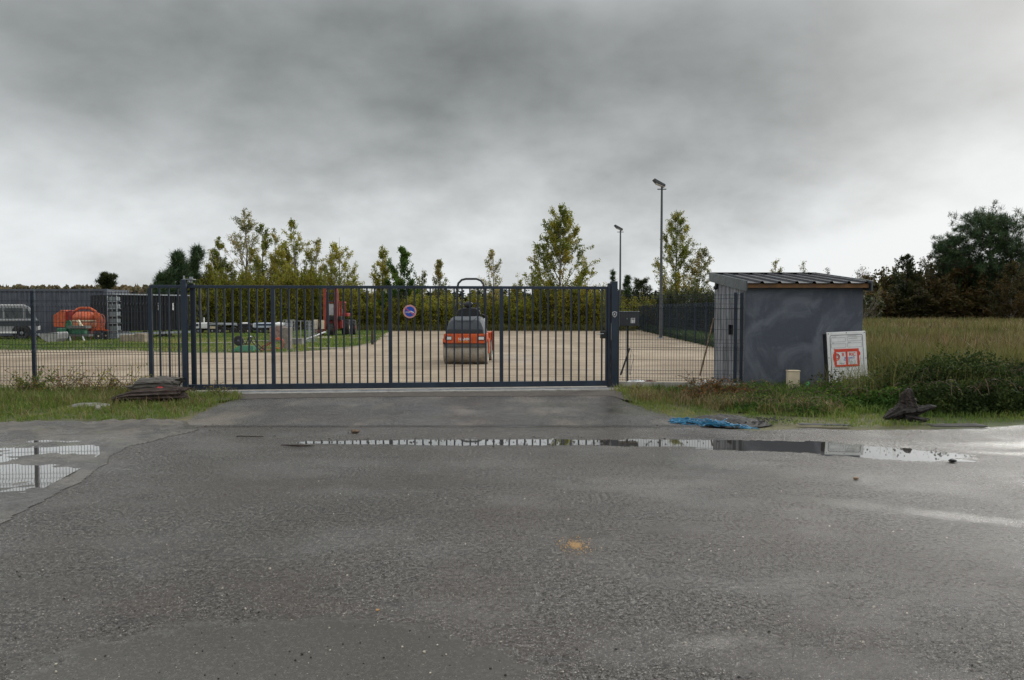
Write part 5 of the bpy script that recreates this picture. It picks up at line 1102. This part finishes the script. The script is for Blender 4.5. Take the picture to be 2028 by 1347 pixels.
def scatter(poly, n, rg, tuft=0, tr=.05):
    P2 = np.array(poly); lo, hi = P2.min(0), P2.max(0); X = np.zeros(0); Y = np.zeros(0); m = n if not tuft else n//tuft
    while len(X) < m:
        x = rg.uniform(lo[0], hi[0], m*2); y = rg.uniform(lo[1], hi[1], m*2); k = inpoly(x, y, poly); X = np.concatenate([X, x[k]]); Y = np.concatenate([Y, y[k]])
    X, Y = X[:m], Y[:m]
    if tuft: X = np.repeat(X, tuft)+rg.randn(m*tuft)*tr; Y = np.repeat(Y, tuft)+rg.randn(m*tuft)*tr
    return X, Y
G_FRESH = leafmat('grass_fresh', [(0, (0.042, 0.075, 0.015)), (.45, (0.098, 0.165, 0.027)), (.75, (0.180, 0.225, 0.045)), (1, (0.300, 0.270, 0.090))], .4)
G_DRY = leafmat('grass_dry', [(0, (0.073, 0.082, 0.022)), (.4, (0.146, 0.146, 0.044)), (.75, (0.230, 0.197, 0.078)), (1, (0.340, 0.279, 0.132))], .4)
lv = wavy([(-14, 10.35)]+[g2(-200, 838), g2(14, 836), g2(150, 830), g2(260, 837), g2(345, 831), g2(385, 821), g2(415, 807), g2(450, 796), g2(476, 789), g2(470, 781)], .07, .12, 14)+[g2(372, 780), (GA.x-.3, 13.75), (-14, 13.2)]
rvt = [g2(1222, 781), g2(1238, 796), g2(1290, 814), g2(1345, 828), g2(1400, 826), g2(1460, 822), g2(1515, 841), g2(1600, 841), g2(1690, 847), g2(1770, 846), g2(1880, 846), g2(1960, 838), g2(2080, 832), g2(2300, 836), (16, 10.3)]
rv = wavy(rvt, .06, .12, 15)+[(16, 14.6), (6.9, 14.6), (6.9, 14.3), (1.95, 14.65)]
rg = np.random.RandomState(77)
G_STRAW = leafmat('straw', [(0, (.07, .045, .02)), (.5, (.20, .14, .06)), (1, (.34, .26, .13))], .3)
# left verge: dense sward, taller toward the fence, greener left, yellowish by the driveway
X, Y = scatter(lv, 34000, rg, 8, .045); f = fbm(X, Y, 51, .9); h = (.05+.11*f)*rg.uniform(.5, 1.3, len(X)); hi_ = np.clip((Y-11.2)/1.8, 0, 1); h *= (.75+1.3*hi_*np.clip((-5.4-X)/2.5, .15, 1)); h *= np.where(inpoly(X, Y, lv), 1, .5)
blades('grass', 'grass on the verge left of the driveway', G_FRESH, X, Y, h, .007+h*.02, 1, .6, np.clip(.15+.65*fbm(X, Y, 8, .7)+rg.uniform(-.25, .25, len(X))+.18*np.clip((X+8)/2.5, 0, 1), 0, 1))
X, Y = scatter(lv, 9000, rg, 14, .06); k = Y > 11.7; X, Y = X[k], Y[k]; h = .12+.2*rg.rand(len(X)); h *= np.clip((-5.2-X)/1.5, .35, 1)
blades('tall_grass', 'tall rough grass along the left mesh fence', G_DRY, X, Y, h, .008, 2, .8, np.clip(rg.rand(len(X))*.8+.1, 0, 1))
# right verge
X, Y = scatter(rv, 52000, rg, 8, .05); f = fbm(X, Y, 57, .8); edge_ = np.clip((Y-(10.4+.0*X))/1.6, 0, 1); edge_ = np.where(X < 3.2, np.clip((Y-11.2)/2.2, 0, 1), edge_)
h = (.05+.14*f)*(.55+1.5*edge_)*rg.uniform(.5, 1.3, len(X)); h *= np.where(X < 4.3, .5, .75)
blades('grass', 'lush grass on the verge right of the driveway', G_FRESH, X, Y, h, .007+h*.018, 3, .65, np.clip(.12+.6*fbm(X, Y, 9, .8)+rg.uniform(-.2, .3, len(X))+.35*(X < 2.7)+.12*(Y < 10.6), 0, 1))
X, Y = scatter([(2.0, 13.2), (6.2, 11.2), (16, 10.6), (16, 14.6), (7, 14.6), (6.9, 14.35), (2.0, 14.6)], 16000, rg, 16, .07); h = .10+.2*rg.rand(len(X)); h *= np.where(X < 4.4, .35, np.where((X > 4.9)&(X < 5.7), .5, 1))
blades('tall_grass', 'tall grass round the foot of the grey shed', G_FRESH, X, Y, h, .009, 4, .9, np.clip(rg.rand(len(X))*.75, 0, 1))
# rough field at the right, widths growing with distance so that it stays a sward
n = 120000; u = rg.rand(n); Yf = 14.8*(78/14.8)**(u**.9); pxs = rg.uniform(1690, 2330, n); X = (pxs-CX)/F*Yf; Yf = Yf+rg.randn(n)*.2
f = fbm(X, Yf, 61, .12); k = X > 7.1; h = (.35+.65*f)*rg.uniform(.5, 1.35, n)*(.7+.6*fbm(X, Yf, 65, 1.1))
blades('field_grass', 'rough dry grass covering the field at the right', G_DRY, X[k], Yf[k], h[k], (.006+.0016*Yf)[k], 5, .5, np.clip(-.15+1.0*fbm(X, Yf, 62, .25, 6)+rg.uniform(-.25, .25, n), 0, 1)[k])
n = 26000; u = rg.rand(n); Yf = 15.5*(76/15.5)**u; pxs = rg.uniform(1690, 2330, n); X = (pxs-CX)/F*Yf; k = (X > 7.2) & (fbm(X, Yf, 66, .35) > .50); Yf = Yf[k]; X = X[k]
blades('field_stalks', 'patches of taller straw stalks standing in the rough field', G_STRAW, X, Yf, .5+.65*rg.rand(len(X)), .006+.0014*Yf, 47, .6, rg.rand(len(X))*.75)
X, Yf = scatter([(9.5, 15.5), (30, 14), (60, 74), (34, 74)], 420, rg); X = np.repeat(X, 40)+rg.randn(420*40)*.35; Yf = np.repeat(Yf, 40)+rg.randn(420*40)*.35
blades('field_tussocks', 'dark green tussocks scattered through the rough field', G_FRESH, X, Yf, .35+.55*rg.rand(len(X)), .008+.0014*Yf, 48, .7, rg.rand(len(X))*.4)
# yard grass behind the sand at the left
yp = [g2(-260, 694), g2(14, 693), g2(230, 693), g2(380, 698), g2(560, 697.5), g2(640, 693), g2(705, 685), g2(742, 677), g2(752, 667), g2(768, 656), (-13, 56), (-62, 56)]
X, Y = scatter(yp, 90000, rg, 6, .12); h = (.05+.09*fbm(X, Y, 71, .5))*rg.uniform(.5, 1.3, len(X))
blades('yard_grass', 'short grass of the yard where machines are parked', G_FRESH, X, Y, h, .010+.0009*Y, 6, .6, np.clip(.05+1.1*fbm(X, Y, 72, .35, 5)+rg.uniform(-.2, .3, len(X)), 0, 1))
X = rg.uniform(-12, 9.3, 9000); Y = 56.2+rg.rand(9000)*1.6; blades('tree_edge_grass', 'long grass along the foot of the thicket', G_DRY, X, Y, .25+.35*rg.rand(9000), .05, 7, .5, rg.rand(9000)*.7)
fx = rg.rand(9000); Yl = 17.3+fx*39; Xl = FR0.x+(FR1.x-FR0.x)*(Yl-17.3)/39.7+.1+rg.rand(9000)*1.1
blades('fence_foot_grass', 'dark grass along the foot of the boundary mesh fence', G_FRESH, Xl, Yl, .2+.35*rg.rand(9000), .012+.0009*Yl, 8, .5, rg.rand(9000)*.4)
X, Y = scatter([(2.0, 12.6), (3.2, 11.2), (4.6, 10.7), (5.2, 11.6), (4.4, 13.2), (2.0, 13.4)], 2800, rg, 10, .07)
blades('dead_stalks', 'straw coloured dead stalks on the verge by the kerb wall', G_STRAW, X, Y, .08+.20*rg.rand(len(X)), .007, 45, 1.1, rg.rand(len(X)))
X, Y = scatter(lv, 2600, rg, 10, .06); blades('dead_stalks', 'straw coloured dead stalks on the left verge', G_STRAW, X, Y, .08+.16*rg.rand(len(X)), .007, 46, 1.2, rg.rand(len(X)))
# bramble mounds
def bramble(name, label, blobs, n, seed, leaf=.06, canes=60, lm=None, cat='bramble', cl=.7):
    rg = np.random.RandomState(seed); B_ = np.array([b[:7] for b in blobs], float); c0 = B_[:, :2].mean(0); o = thing(name, label, cat, (c0[0], c0[1], 0))
    B_[:, 5] *= .86; wts = B_[:, 3]*B_[:, 5]; wts /= wts.sum(); k = rg.choice(len(B_), n, p=wts); d = unit(rg.normal(size=(n, 3))); d[:, 2] = np.abs(d[:, 2]); d[:, 1] = np.where(rg.rand(n) < .6, -np.abs(d[:, 1]), d[:, 1])
    rr = rg.uniform(.72, 1.06, n)**1; C = B_[k, :3]-np.array([c0[0], c0[1], 0]); Rr = B_[k][:, 3:6]; Pp = C+d*Rr*rr[:, None]
    lump = fbm(Pp[:, 0]+20, Pp[:, 1]+Pp[:, 2]*1.3+20, seed, 3.0); Pp = C+(Pp-C)*(.62+.72*lump)[:, None]; Pp[:, 2] = np.maximum(Pp[:, 2], .01)
    q = leafquads(Pp, leaf, rg, .8, .5); quads('foliage', q, lm or L_BRAM, tint=np.clip(.75*(lump-.15)+.4*rg.rand(n), 0, 1), parent=o)
    m = canes; kk = rg.randint(len(B_), size=m); A_, B2 = [], []; LQ = []
    for j in range(m):
        b = B_[kk[j]]; a = rg.rand()*6.28; s = np.array([b[0]-c0[0]+b[3]*.5*rg.randn()*.6, b[1]-c0[1]-b[4]*.5*rg.rand(), b[2]+b[5]*.6]); L = rg.uniform(.25, .75)*cl; dv = np.array([math.cos(a)*.8, math.sin(a)*.5, 1.0]); p = s
        for i in range(6):
            q_ = p+dv*L/4; A_.append(p); B2.append(q_)
            if i > 0: LQ += [q_+rg.randn(3)*.025 for _ in range(3)]
            dv = dv-np.array([0, 0, .38]); p = q_
    quads('canes', limb_arr(np.array(A_), np.array(B2), .005, .004, 3), CANE, parent=o); lq = leafquads(np.array(LQ), leaf*.95, rg, .8, .4); quads('cane_leaves', lq, lm or L_BRAM, tint=rg.rand(len(lq)), parent=o)
    return o
L_BRAM = leafmat('leaves_bramble', [(0, (0.010, 0.020, 0.005)), (.45, (0.026, 0.047, 0.010)), (.8, (0.062, 0.081, 0.016)), (1, (0.159, 0.117, 0.032))], .3, .85)
L_BRAM2 = leafmat('leaves_ivy', [(0, (0.022, 0.054, 0.011)), (.5, (0.056, 0.120, 0.018)), (1, (0.150, 0.192, 0.033))], .35, .85)
L_RED = leafmat('leaves_red_bramble', [(0, (.05, .05, .015)), (.4, (.10, .09, .02)), (.7, (.20, .09, .03)), (1, (.30, .12, .05))], .35, .5)
CANE = paint('bramble_cane', (.08, .05, .03), .7, 0, .3, 10)
def gb(px, py, Y): v = P(px, py, Y); return v.x
bramble('bramble_bush', 'big dark bramble mound at the right edge, behind the tree stump', [(gb(1850, 0, 12.2), 12.2, 0, .9, .8, .78, 0), (gb(1930, 0, 12.4), 12.4, 0, 1.1, .9, .92, 0), (gb(2040, 0, 12.6), 12.6, 0, 1.1, .9, .82, 0), (gb(2200, 0, 12.6), 12.6, 0, 1.3, .9, .8, 0), (gb(1890, 0, 11.3), 11.3, 0, .8, .45, .5, 0), (gb(2000, 0, 11.3), 11.3, 0, .8, .45, .55, 0)], 52000, 5, .042, 110)
bramble('bramble_bush', 'low green bramble sprawling between the meter panel and the stump', [(gb(1745, 0, 12.6), 12.6, 0, .75, .7, .50, 0), (gb(1660, 0, 12.6), 12.6, 0, .7, .6, .30, 0), (gb(1780, 0, 11.6), 11.6, 0, .55, .5, .34, 0), (gb(1690, 0, 11.8), 11.8, 0, .5, .5, .24, 0)], 24000, 6, .038, 60, L_BRAM2)
bramble('bramble_bush', 'weedy green mound in front of the shed, right of the cream box', [(gb(1610, 0, 12.3), 12.3, 0, .55, .6, .22, 0), (gb(1530, 0, 12.6), 12.6, 0, .55, .6, .20, 0), (gb(1600, 0, 11.3), 11.3, 0, .5, .4, .16, 0), (gb(1500, 0, 11.6), 11.6, 0, .5, .4, .15, 0)], 13000, 7, .034, 40, L_BRAM2)
bramble('bramble_bush', 'reddish bramble tangle left of the shed, at the low kerb wall', [(gb(1415, 0, 13.2), 13.2, 0, .35, .4, .26, 0), (gb(1380, 0, 12.8), 12.8, 0, .25, .3, .18, 0), (gb(1470, 0, 12.9), 12.9, 0, .35, .4, .20, 0)], 3200, 8, .045, 34, L_RED)
X, Y = scatter([(5.2, 11.6), (14, 11.0), (14, 13.4), (5.4, 13.2)], 5200, rg, 12, .08)
blades('reedy_grass', 'long grass stems growing up through the brambles', G_DRY, X, Y, .35+.55*rg.rand(len(X))*fbm(X, Y, 44, 1.2)*1.6, .008, 44, .7, np.clip(rg.rand(len(X))*.7, 0, 1))
# spray of bramble over the foot of the meter panel
bramble('bramble_spray', 'leafy bramble shoots crossing the lower part of the white meter panel', [(gb(1665, 0, 13.3), 13.3, 0, .3, .12, .27, 0), (gb(1705, 0, 13.3), 13.3, 0, .2, .12, .30, 0)], 380, 9, .04, 16, None, 'bramble', .8)
# weeds along the left fence
def weed(name, label, px, Y, h, seed, lm, n=110, sp_=.35, leaf=.035, stems=7):
    rg = np.random.RandomState(seed); o = thing(name, label, 'weed', (P(px, 600, Y).x, Y, 0)); A_, B2, LP = [], [], []
    for j in range(stems):
        a = rg.rand()*6.28; p = np.array([rg.randn()*.05, rg.randn()*.04, 0]); dv = unit(np.array([math.cos(a)*sp_, math.sin(a)*sp_*.6, 1.0])); L = h*rg.uniform(.6, 1.1)
        for i in range(7):
            q_ = p+dv*L/7; A_.append(p); B2.append(q_); dv = unit(dv+np.array([math.cos(a)*.13, 0, -.10])+rg.randn(3)*.09); p = q_
            for _ in range(max(1, n//(stems*6))): LP.append(q_+rg.randn(3)*.03)
    quads('stems', limb_arr(np.array(A_), np.array(B2), .005, .003, 3), CANE, parent=o); lp = np.array(LP)[len(LP)//5:]; q = leafquads(lp, leaf, rg, .6, .3); quads('leaves', q, lm, tint=rg.rand(len(q)), parent=o)
for i, (px, Y, h, lm, lb, kw) in enumerate([
    (62, 13.2, .52, L_GREEN, 'bushy yellow green weed at the foot of the leftmost fence post', dict(n=360, leaf=.05, stems=12)),
    (112, 13.3, .86, L_RED, 'tallest reddish dead weed arching against the left mesh fence', dict(n=70, stems=5, sp_=.6)),
    (130, 13.2, .5, L_RED, 'low rusty weed at the right of the tallest arching one', dict(n=90)),
    (185, 13.2, .55, L_OLIVE, 'leafy weed midway along the left mesh fence', dict(n=120, sp_=.8)),
    (205, 13.1, .42, L_RED, 'wispy rusty weed midway along the left fence, just right of the leafy one', dict(n=60)),
    (258, 13.2, .62, L_OLIVE, 'tall weed with yellowing leaves behind the rotten log', dict(n=190, sp_=.5)),
    (282, 13.2, .42, L_OLIVE, 'small weed behind the grey timber block', dict(n=60, sp_=.8)),
    (418, 13.3, .40, L_OLIVE, 'weed sprouting beside the left gate post at the start of the gate', dict(n=80, sp_=.5)),
    (428, 13.0, .34, G_DRY, 'straw coloured weed clump at the left end of the gate rail', dict(n=60, sp_=.5)),
    (1262, 13.9, .30, G_DRY, 'dry brown weed at the foot of the low kerb wall', dict(n=60, sp_=.8)),
    (1372, 15.3, .34, L_RED, 'dead reddish weed behind the short mesh panel', dict(n=30, sp_=.4)),
    (1480, 13.6, .36, L_GREEN, 'bright leafy clump at the left corner of the shed', dict(n=240, leaf=.05, stems=14, sp_=.8))]): weed('weed', lb, px, Y, h, 70+i, lm, **kw)
WEEDS = [o for o in bpy.data.objects if o.get('category') == 'weed'][1:6]
rg = np.random.RandomState(91)
for i in range(22):
    px = rg.uniform(16, 262); Y = 13.1+rg.rand()*.25; c = copy_tree(WEEDS[rg.randint(len(WEEDS))], (P(px, 600, Y).x, Y, 0), rg.rand()*6, None, 'thin scruffy weed stalks among the others along the left mesh fence')
    k = rg.uniform(.6, 1.15); c.scale = (k, k, k); c['group'] = 'scruffy weeds along the left fence'
# ---------------------------------------------------------------- logs, stump, rope
def rotten(name, label, cat, profile_pts, seed, mat, nring=26, ridged=.25, loc=(0, 0, 0), rz=0):
    """profile_pts: list of (x, cy, cz, ry, rz)"""
    rg = np.random.RandomState(seed); m = 26; pp = np.array(profile_pts); xs = np.linspace(0, 1, nring); pi = np.linspace(0, 1, len(pp)); S_ = np.stack([np.interp(xs, pi, pp[:, k]) for k in range(5)], 1)
    rid = rg.uniform(1-ridged, 1+ridged*.5, m); mb = MB()
    for i in range(nring):
        for k in range(m):
            a = 2*math.pi*k/m; jag = rg.uniform(.92, 1.08)*rid[k]; ex = (rg.uniform(-.10, .12) if i in (0, nring-1) else 0)
            mb.v.append((S_[i, 0]+ex, S_[i, 1]+math.cos(a)*S_[i, 3]*jag, S_[i, 2]+math.sin(a)*S_[i, 4]*jag))
    for i in range(nring-1):
        for k in range(m): mb.f.append((i*m+k, i*m+(k+1) % m, (i+1)*m+(k+1) % m, (i+1)*m+k))
    mb.f.append(tuple(range(m))[::-1]); mb.f.append(tuple((nring-1)*m+k for k in range(m)))
    o = mb.build(name, mat, None, loc=loc); o.rotation_euler = (0, 0, rz); return tag(o, label, cat)
def woodmat(name, a, b, sc=(2, 26, 26)):
    t = NT(name); n1 = t.noise(1.6, 7, .7, vec=t.co(sc), dist=.4); n2 = t.noise(7, 5, .6)
    c = t.mix(t.rng(n1, .35, .65), a, b); c = t.mix(t.rng(n2, .55, .75, 0, .5), c, tuple(x*.4 for x in a)); t.set('Base Color', c); t.set('Roughness', .85); t.bump(n1, .9, .03); return t.m
ROT = woodmat('rotten_wood', (.012, .007, .005), (.065, .04, .028)); GREYW = woodmat('grey_timber', (.06, .053, .045), (.15, .135, .115), (3, 16, 16))
lg = G(272, 806)
LOGO = rotten('rotten_log', 'dark rotten jagged log lying in the grass left of the gate', 'log', [(-.68, 0, .08, .03, .02), (-.5, 0, .12, .10, .07), (-.25, .0, .17, .15, .12), (.1, 0, .18, .17, .14), (.45, 0, .19, .16, .16), (.57, 0, .19, .13, .15)], 3, ROT, 30, .35, (lg.x, lg.y+.35, 0), .07)
LOGO.scale = (1, 1, .78)
lg = P(308, 770, 12.75)
rotten('timber_block', 'grey sawn timber block lying behind the rotten log', 'timber', [(-.36, 0, .20, .12, .04), (-.27, 0, .24, .14, .12), (.1, 0, .26, .14, .13), (.34, 0, .25, .15, .13), (.37, 0, .25, .14, .12)], 9, GREYW, 18, .12, (lg.x, lg.y, .02), .05)
rgx = np.random.RandomState(4); lt = P(317, 772, 12.5); mb = MB(); mb.ell((0, 0, 0), .055, .03, .045, 10, 7); mb.v = [tuple(np.array(v)*(1+rgx.uniform(-.4, .4))) for v in mb.v]; w = mb.build('wrapper', paint('red_wrapper', (.55, .02, .03), .4), loc=tuple(lt)); tag(w, 'crumpled red and white wrapper caught on the grey timber block', 'litter')
mb = MB(); mb.ell((-.075, -.01, .012), .03, .015, .016, 8, 5); mb.build('white_flap', STICKW, w)
# stump at the right
sg_ = G(1813, 838); stp = thing('tree_stump', 'dark uprooted tree stump lying at the road edge below the brambles', 'stump', (sg_.x, sg_.y+.22, 0))
def rt(name, pts, seed, parent, mat): 
    rg = np.random.RandomState(seed); m = 18; rid = rg.uniform(.7, 1.15, m); P_ = [np.array(p[:3], float) for p in pts]; rr = [p[3:] for p in pts]; nr = 20; tt = np.linspace(0, len(pts)-1, nr); mb = MB(); ref = np.array([0, 1., .1])
    for i, t_ in enumerate(tt):
        j = min(int(t_), len(pts)-2); f = t_-j; c = P_[j]*(1-f)+P_[j+1]*f; r = np.array(rr[j])*(1-f)+np.array(rr[j+1])*f; d = unit(P_[j+1]-P_[j]); x = unit(np.cross(d, ref)); y = np.cross(x, d)
        for k in range(m): a = 6.283*k/m; q = rid[k]*rg.uniform(.88, 1.12); mb.v.append(tuple(c+x*math.cos(a)*r[0]*q+y*math.sin(a)*r[1]*q))
    for i in range(nr-1):
        for k in range(m): mb.f.append((i*m+k, i*m+(k+1) % m, (i+1)*m+(k+1) % m, (i+1)*m+k))
    mb.f.append(tuple(range(m))[::-1]); mb.f.append(tuple((nr-1)*m+k for k in range(m))); return mb.build(name, mat, parent)
WS = woodmat('stump_wood', (.007, .005, .004), (.035, .024, .018), (14, 14, 3)); WD = woodmat('root_wood', (.006, .005, .004), (.028, .02, .016), (3, 20, 20))
rt('trunk_stub', [(.0, 0, .12, .19, .14), (.02, 0, .24, .13, .11), (.0, 0, .34, .095, .08), (.03, 0, .42, .05, .045), (.05, .0, .45, .012, .012)], 3, stp, WS)
rt('root', [(.08, 0, .15, .08, .13), (-.1, -.03, .13, .10, .14), (-.22, -.04, .08, .07, .10), (-.34, -.05, .04, .02, .03)], 4, stp, WD)
rt('root', [(-.05, 0, .10, .09, .12), (.15, -.05, .16, .05, .09), (.28, -.08, .20, .035, .05), (.36, -.08, .21, .008, .01)], 5, stp, WD)
rt('root', [(-.1, -.1, .06, .06, .08), (.1, -.14, .03, .04, .06), (.22, -.16, .03, .02, .03)], 6, stp, WD)
# blue rope tangle
rpm = paint('blue_rope', (.004, .15, .28), .5, 0, .3, 30); rg = np.random.RandomState(12); mb = MB(); A0 = G(1338, 837); A1 = G(1490, 850); Cx, Cy = (A0.x+A1.x)/2, (A0.y+A1.y)/2
for k in range(120):
    u = rg.rand()**1.35; wd_ = .17*(1.05-u)*min(1, .4+u*4); c = np.array([A0.x+(A1.x-A0.x)*u, A0.y+(A1.y-A0.y)*u+rg.uniform(-1, 1)*wd_, .012+.05*rg.rand()*math.sin(math.pi*min(1, u*1.1))]); a = rg.choice([0, math.pi])+rg.uniform(-1.2, 1.2); c = c-np.array([math.cos(a)*.12, math.sin(a)*.08, 0]); pts = []
    for i in range(10): pts.append(tuple(c-np.array([Cx, Cy, 0]))); c = c+np.array([math.cos(a)*.026, math.sin(a)*.024, rg.uniform(-.012, .012)]); c[2] = max(.01, c[2]); a += rg.uniform(-.8, .8)
    mb.tube(pts, .0055, 5)
tag(mb.build('rope_tangle', rpm, loc=(Cx, Cy, 0), smooth=True), 'tangle of bright blue rope lying at the road edge in front of the shed', 'rope')
# flat bits at the road edge
def mat_at(name, px, py, L, w, rz, mt, label, cat, h=.02): v = G(px, py); o = MB().box(-L/2, -w/2, 0, L/2, w/2, h).build(name, mt, None, .004, loc=(v.x, v.y, .012)); o.rotation_euler = (0, 0, rz); tag(o, label, cat)
mat_at('rubber_mat', 1632, 843, .66, .12, -.10, paint('mat_grey', (.03, .032, .034), .85), 'flat grey board at the grass edge, left of the stump', 'board', .008)
gv = G(1895, 846); gt = thing('steel_grid', 'piece of rusty steel grating lying flat just right of the stump', 'grating', (gv.x, gv.y, .015), .02); mb = MB()
for i in range(26): mb.box(-.34+i*.027, -.1, 0, -.334+i*.027, .1, .012)
for j in range(7): mb.box(-.34, -.1+j*.033, .012, .345, -.095+j*.033, .018)
mb.build('grating_bars', paint('grid_steel', (.10, .095, .09), .6, .3), gt)
fs_ = G(185, 806); o = MB().ell((0, 0, 0), .33, .13, .05, 20, 10); rg2 = np.random.RandomState(2); o.v = [tuple(np.array(v)*(1+rg2.uniform(-.1, .1))) for v in o.v]; tag(o.build('flat_stone', CONCD, loc=(fs_.x, fs_.y-.1, .03)), 'flat mossy stone in the grass left of the rotten log', 'stone')
fs_ = G(194, 812); o = MB().ell((0, 0, 0), .05, .04, .045, 9, 6); o.v = [tuple(np.array(v)*(1+rg2.uniform(-.15, .15))) for v in o.v]; tag(o.build('small_stone', CONC, loc=(fs_.x, fs_.y, .03)), 'small pale stone beside the flat mossy stone', 'stone')
for i, (px, py, L, a, lb) in enumerate([(495, 867, .33, -.05, 'thin dark stick lying on the driveway edge, left one of two'), (590, 885, .40, -.1, 'ragged dark strip of bark lying on the road before the gate')]):
    v = G(px, py); rg3 = np.random.RandomState(i); pts = [((k/6-.5)*L, rg3.uniform(-.015, .015), .012) for k in range(7)]; tag(MB().tube(pts, [.004, .008, .01, .012, .01, .008, .004] if i else .006, 5).build('stick' if i == 0 else 'bark_strip', ROT, loc=(v.x, v.y, .004)), lb, 'stick').rotation_euler = (0, 0, a)
# dropping of yellow sand on the road
sdm = paint('spilt_sand', (.42, .27, .13), .9, 0, .3, 30, .8, 90); v = G(1140, 1080)
o = mound((v.x, v.y, .004), .05, .07, .012, 31, 'sand_spill', sdm, 'small spill of yellow sand on the wet road')
stones('sand_grains', 420, lambda rg: (v.x+rg.randn()*.05, v.y+rg.randn()*.075), .002, .007, sdm, 'loose sand round the small spill', 9)
for i, (px, py, s, mt, lb) in enumerate([(748, 1212, .008, paint('ochre_stone', (.4, .22, .08), .6), 'ochre pebble on the near part of the road'), (1887, 916, .03, BLACK, 'black stone at the tip of the bright puddle'), (1695, 951, .022, paint('brown_leaf', (.16, .09, .04), .7), 'brown leaf scrap on the road below the puddle'), (703, 858, .04, paint('brown_clod', (.12, .08, .05), .8), 'brown clod of mud on the driveway')]):
    v2 = G(px, py); rgq = np.random.RandomState(i+3); mb = MB(); mb.ell((0, 0, 0), s*1.3, s, s*.6, 9, 6); mb.v = [tuple(np.array(q)*(1+rgq.uniform(-.2, .2))) for q in mb.v]; tag(mb.build('pebble' if i < 2 else ('leaf_scrap' if i == 2 else 'mud_clod'), mt, loc=(v2.x, v2.y, .008+s*.4)), lb, 'stone' if i < 2 else 'scrap')
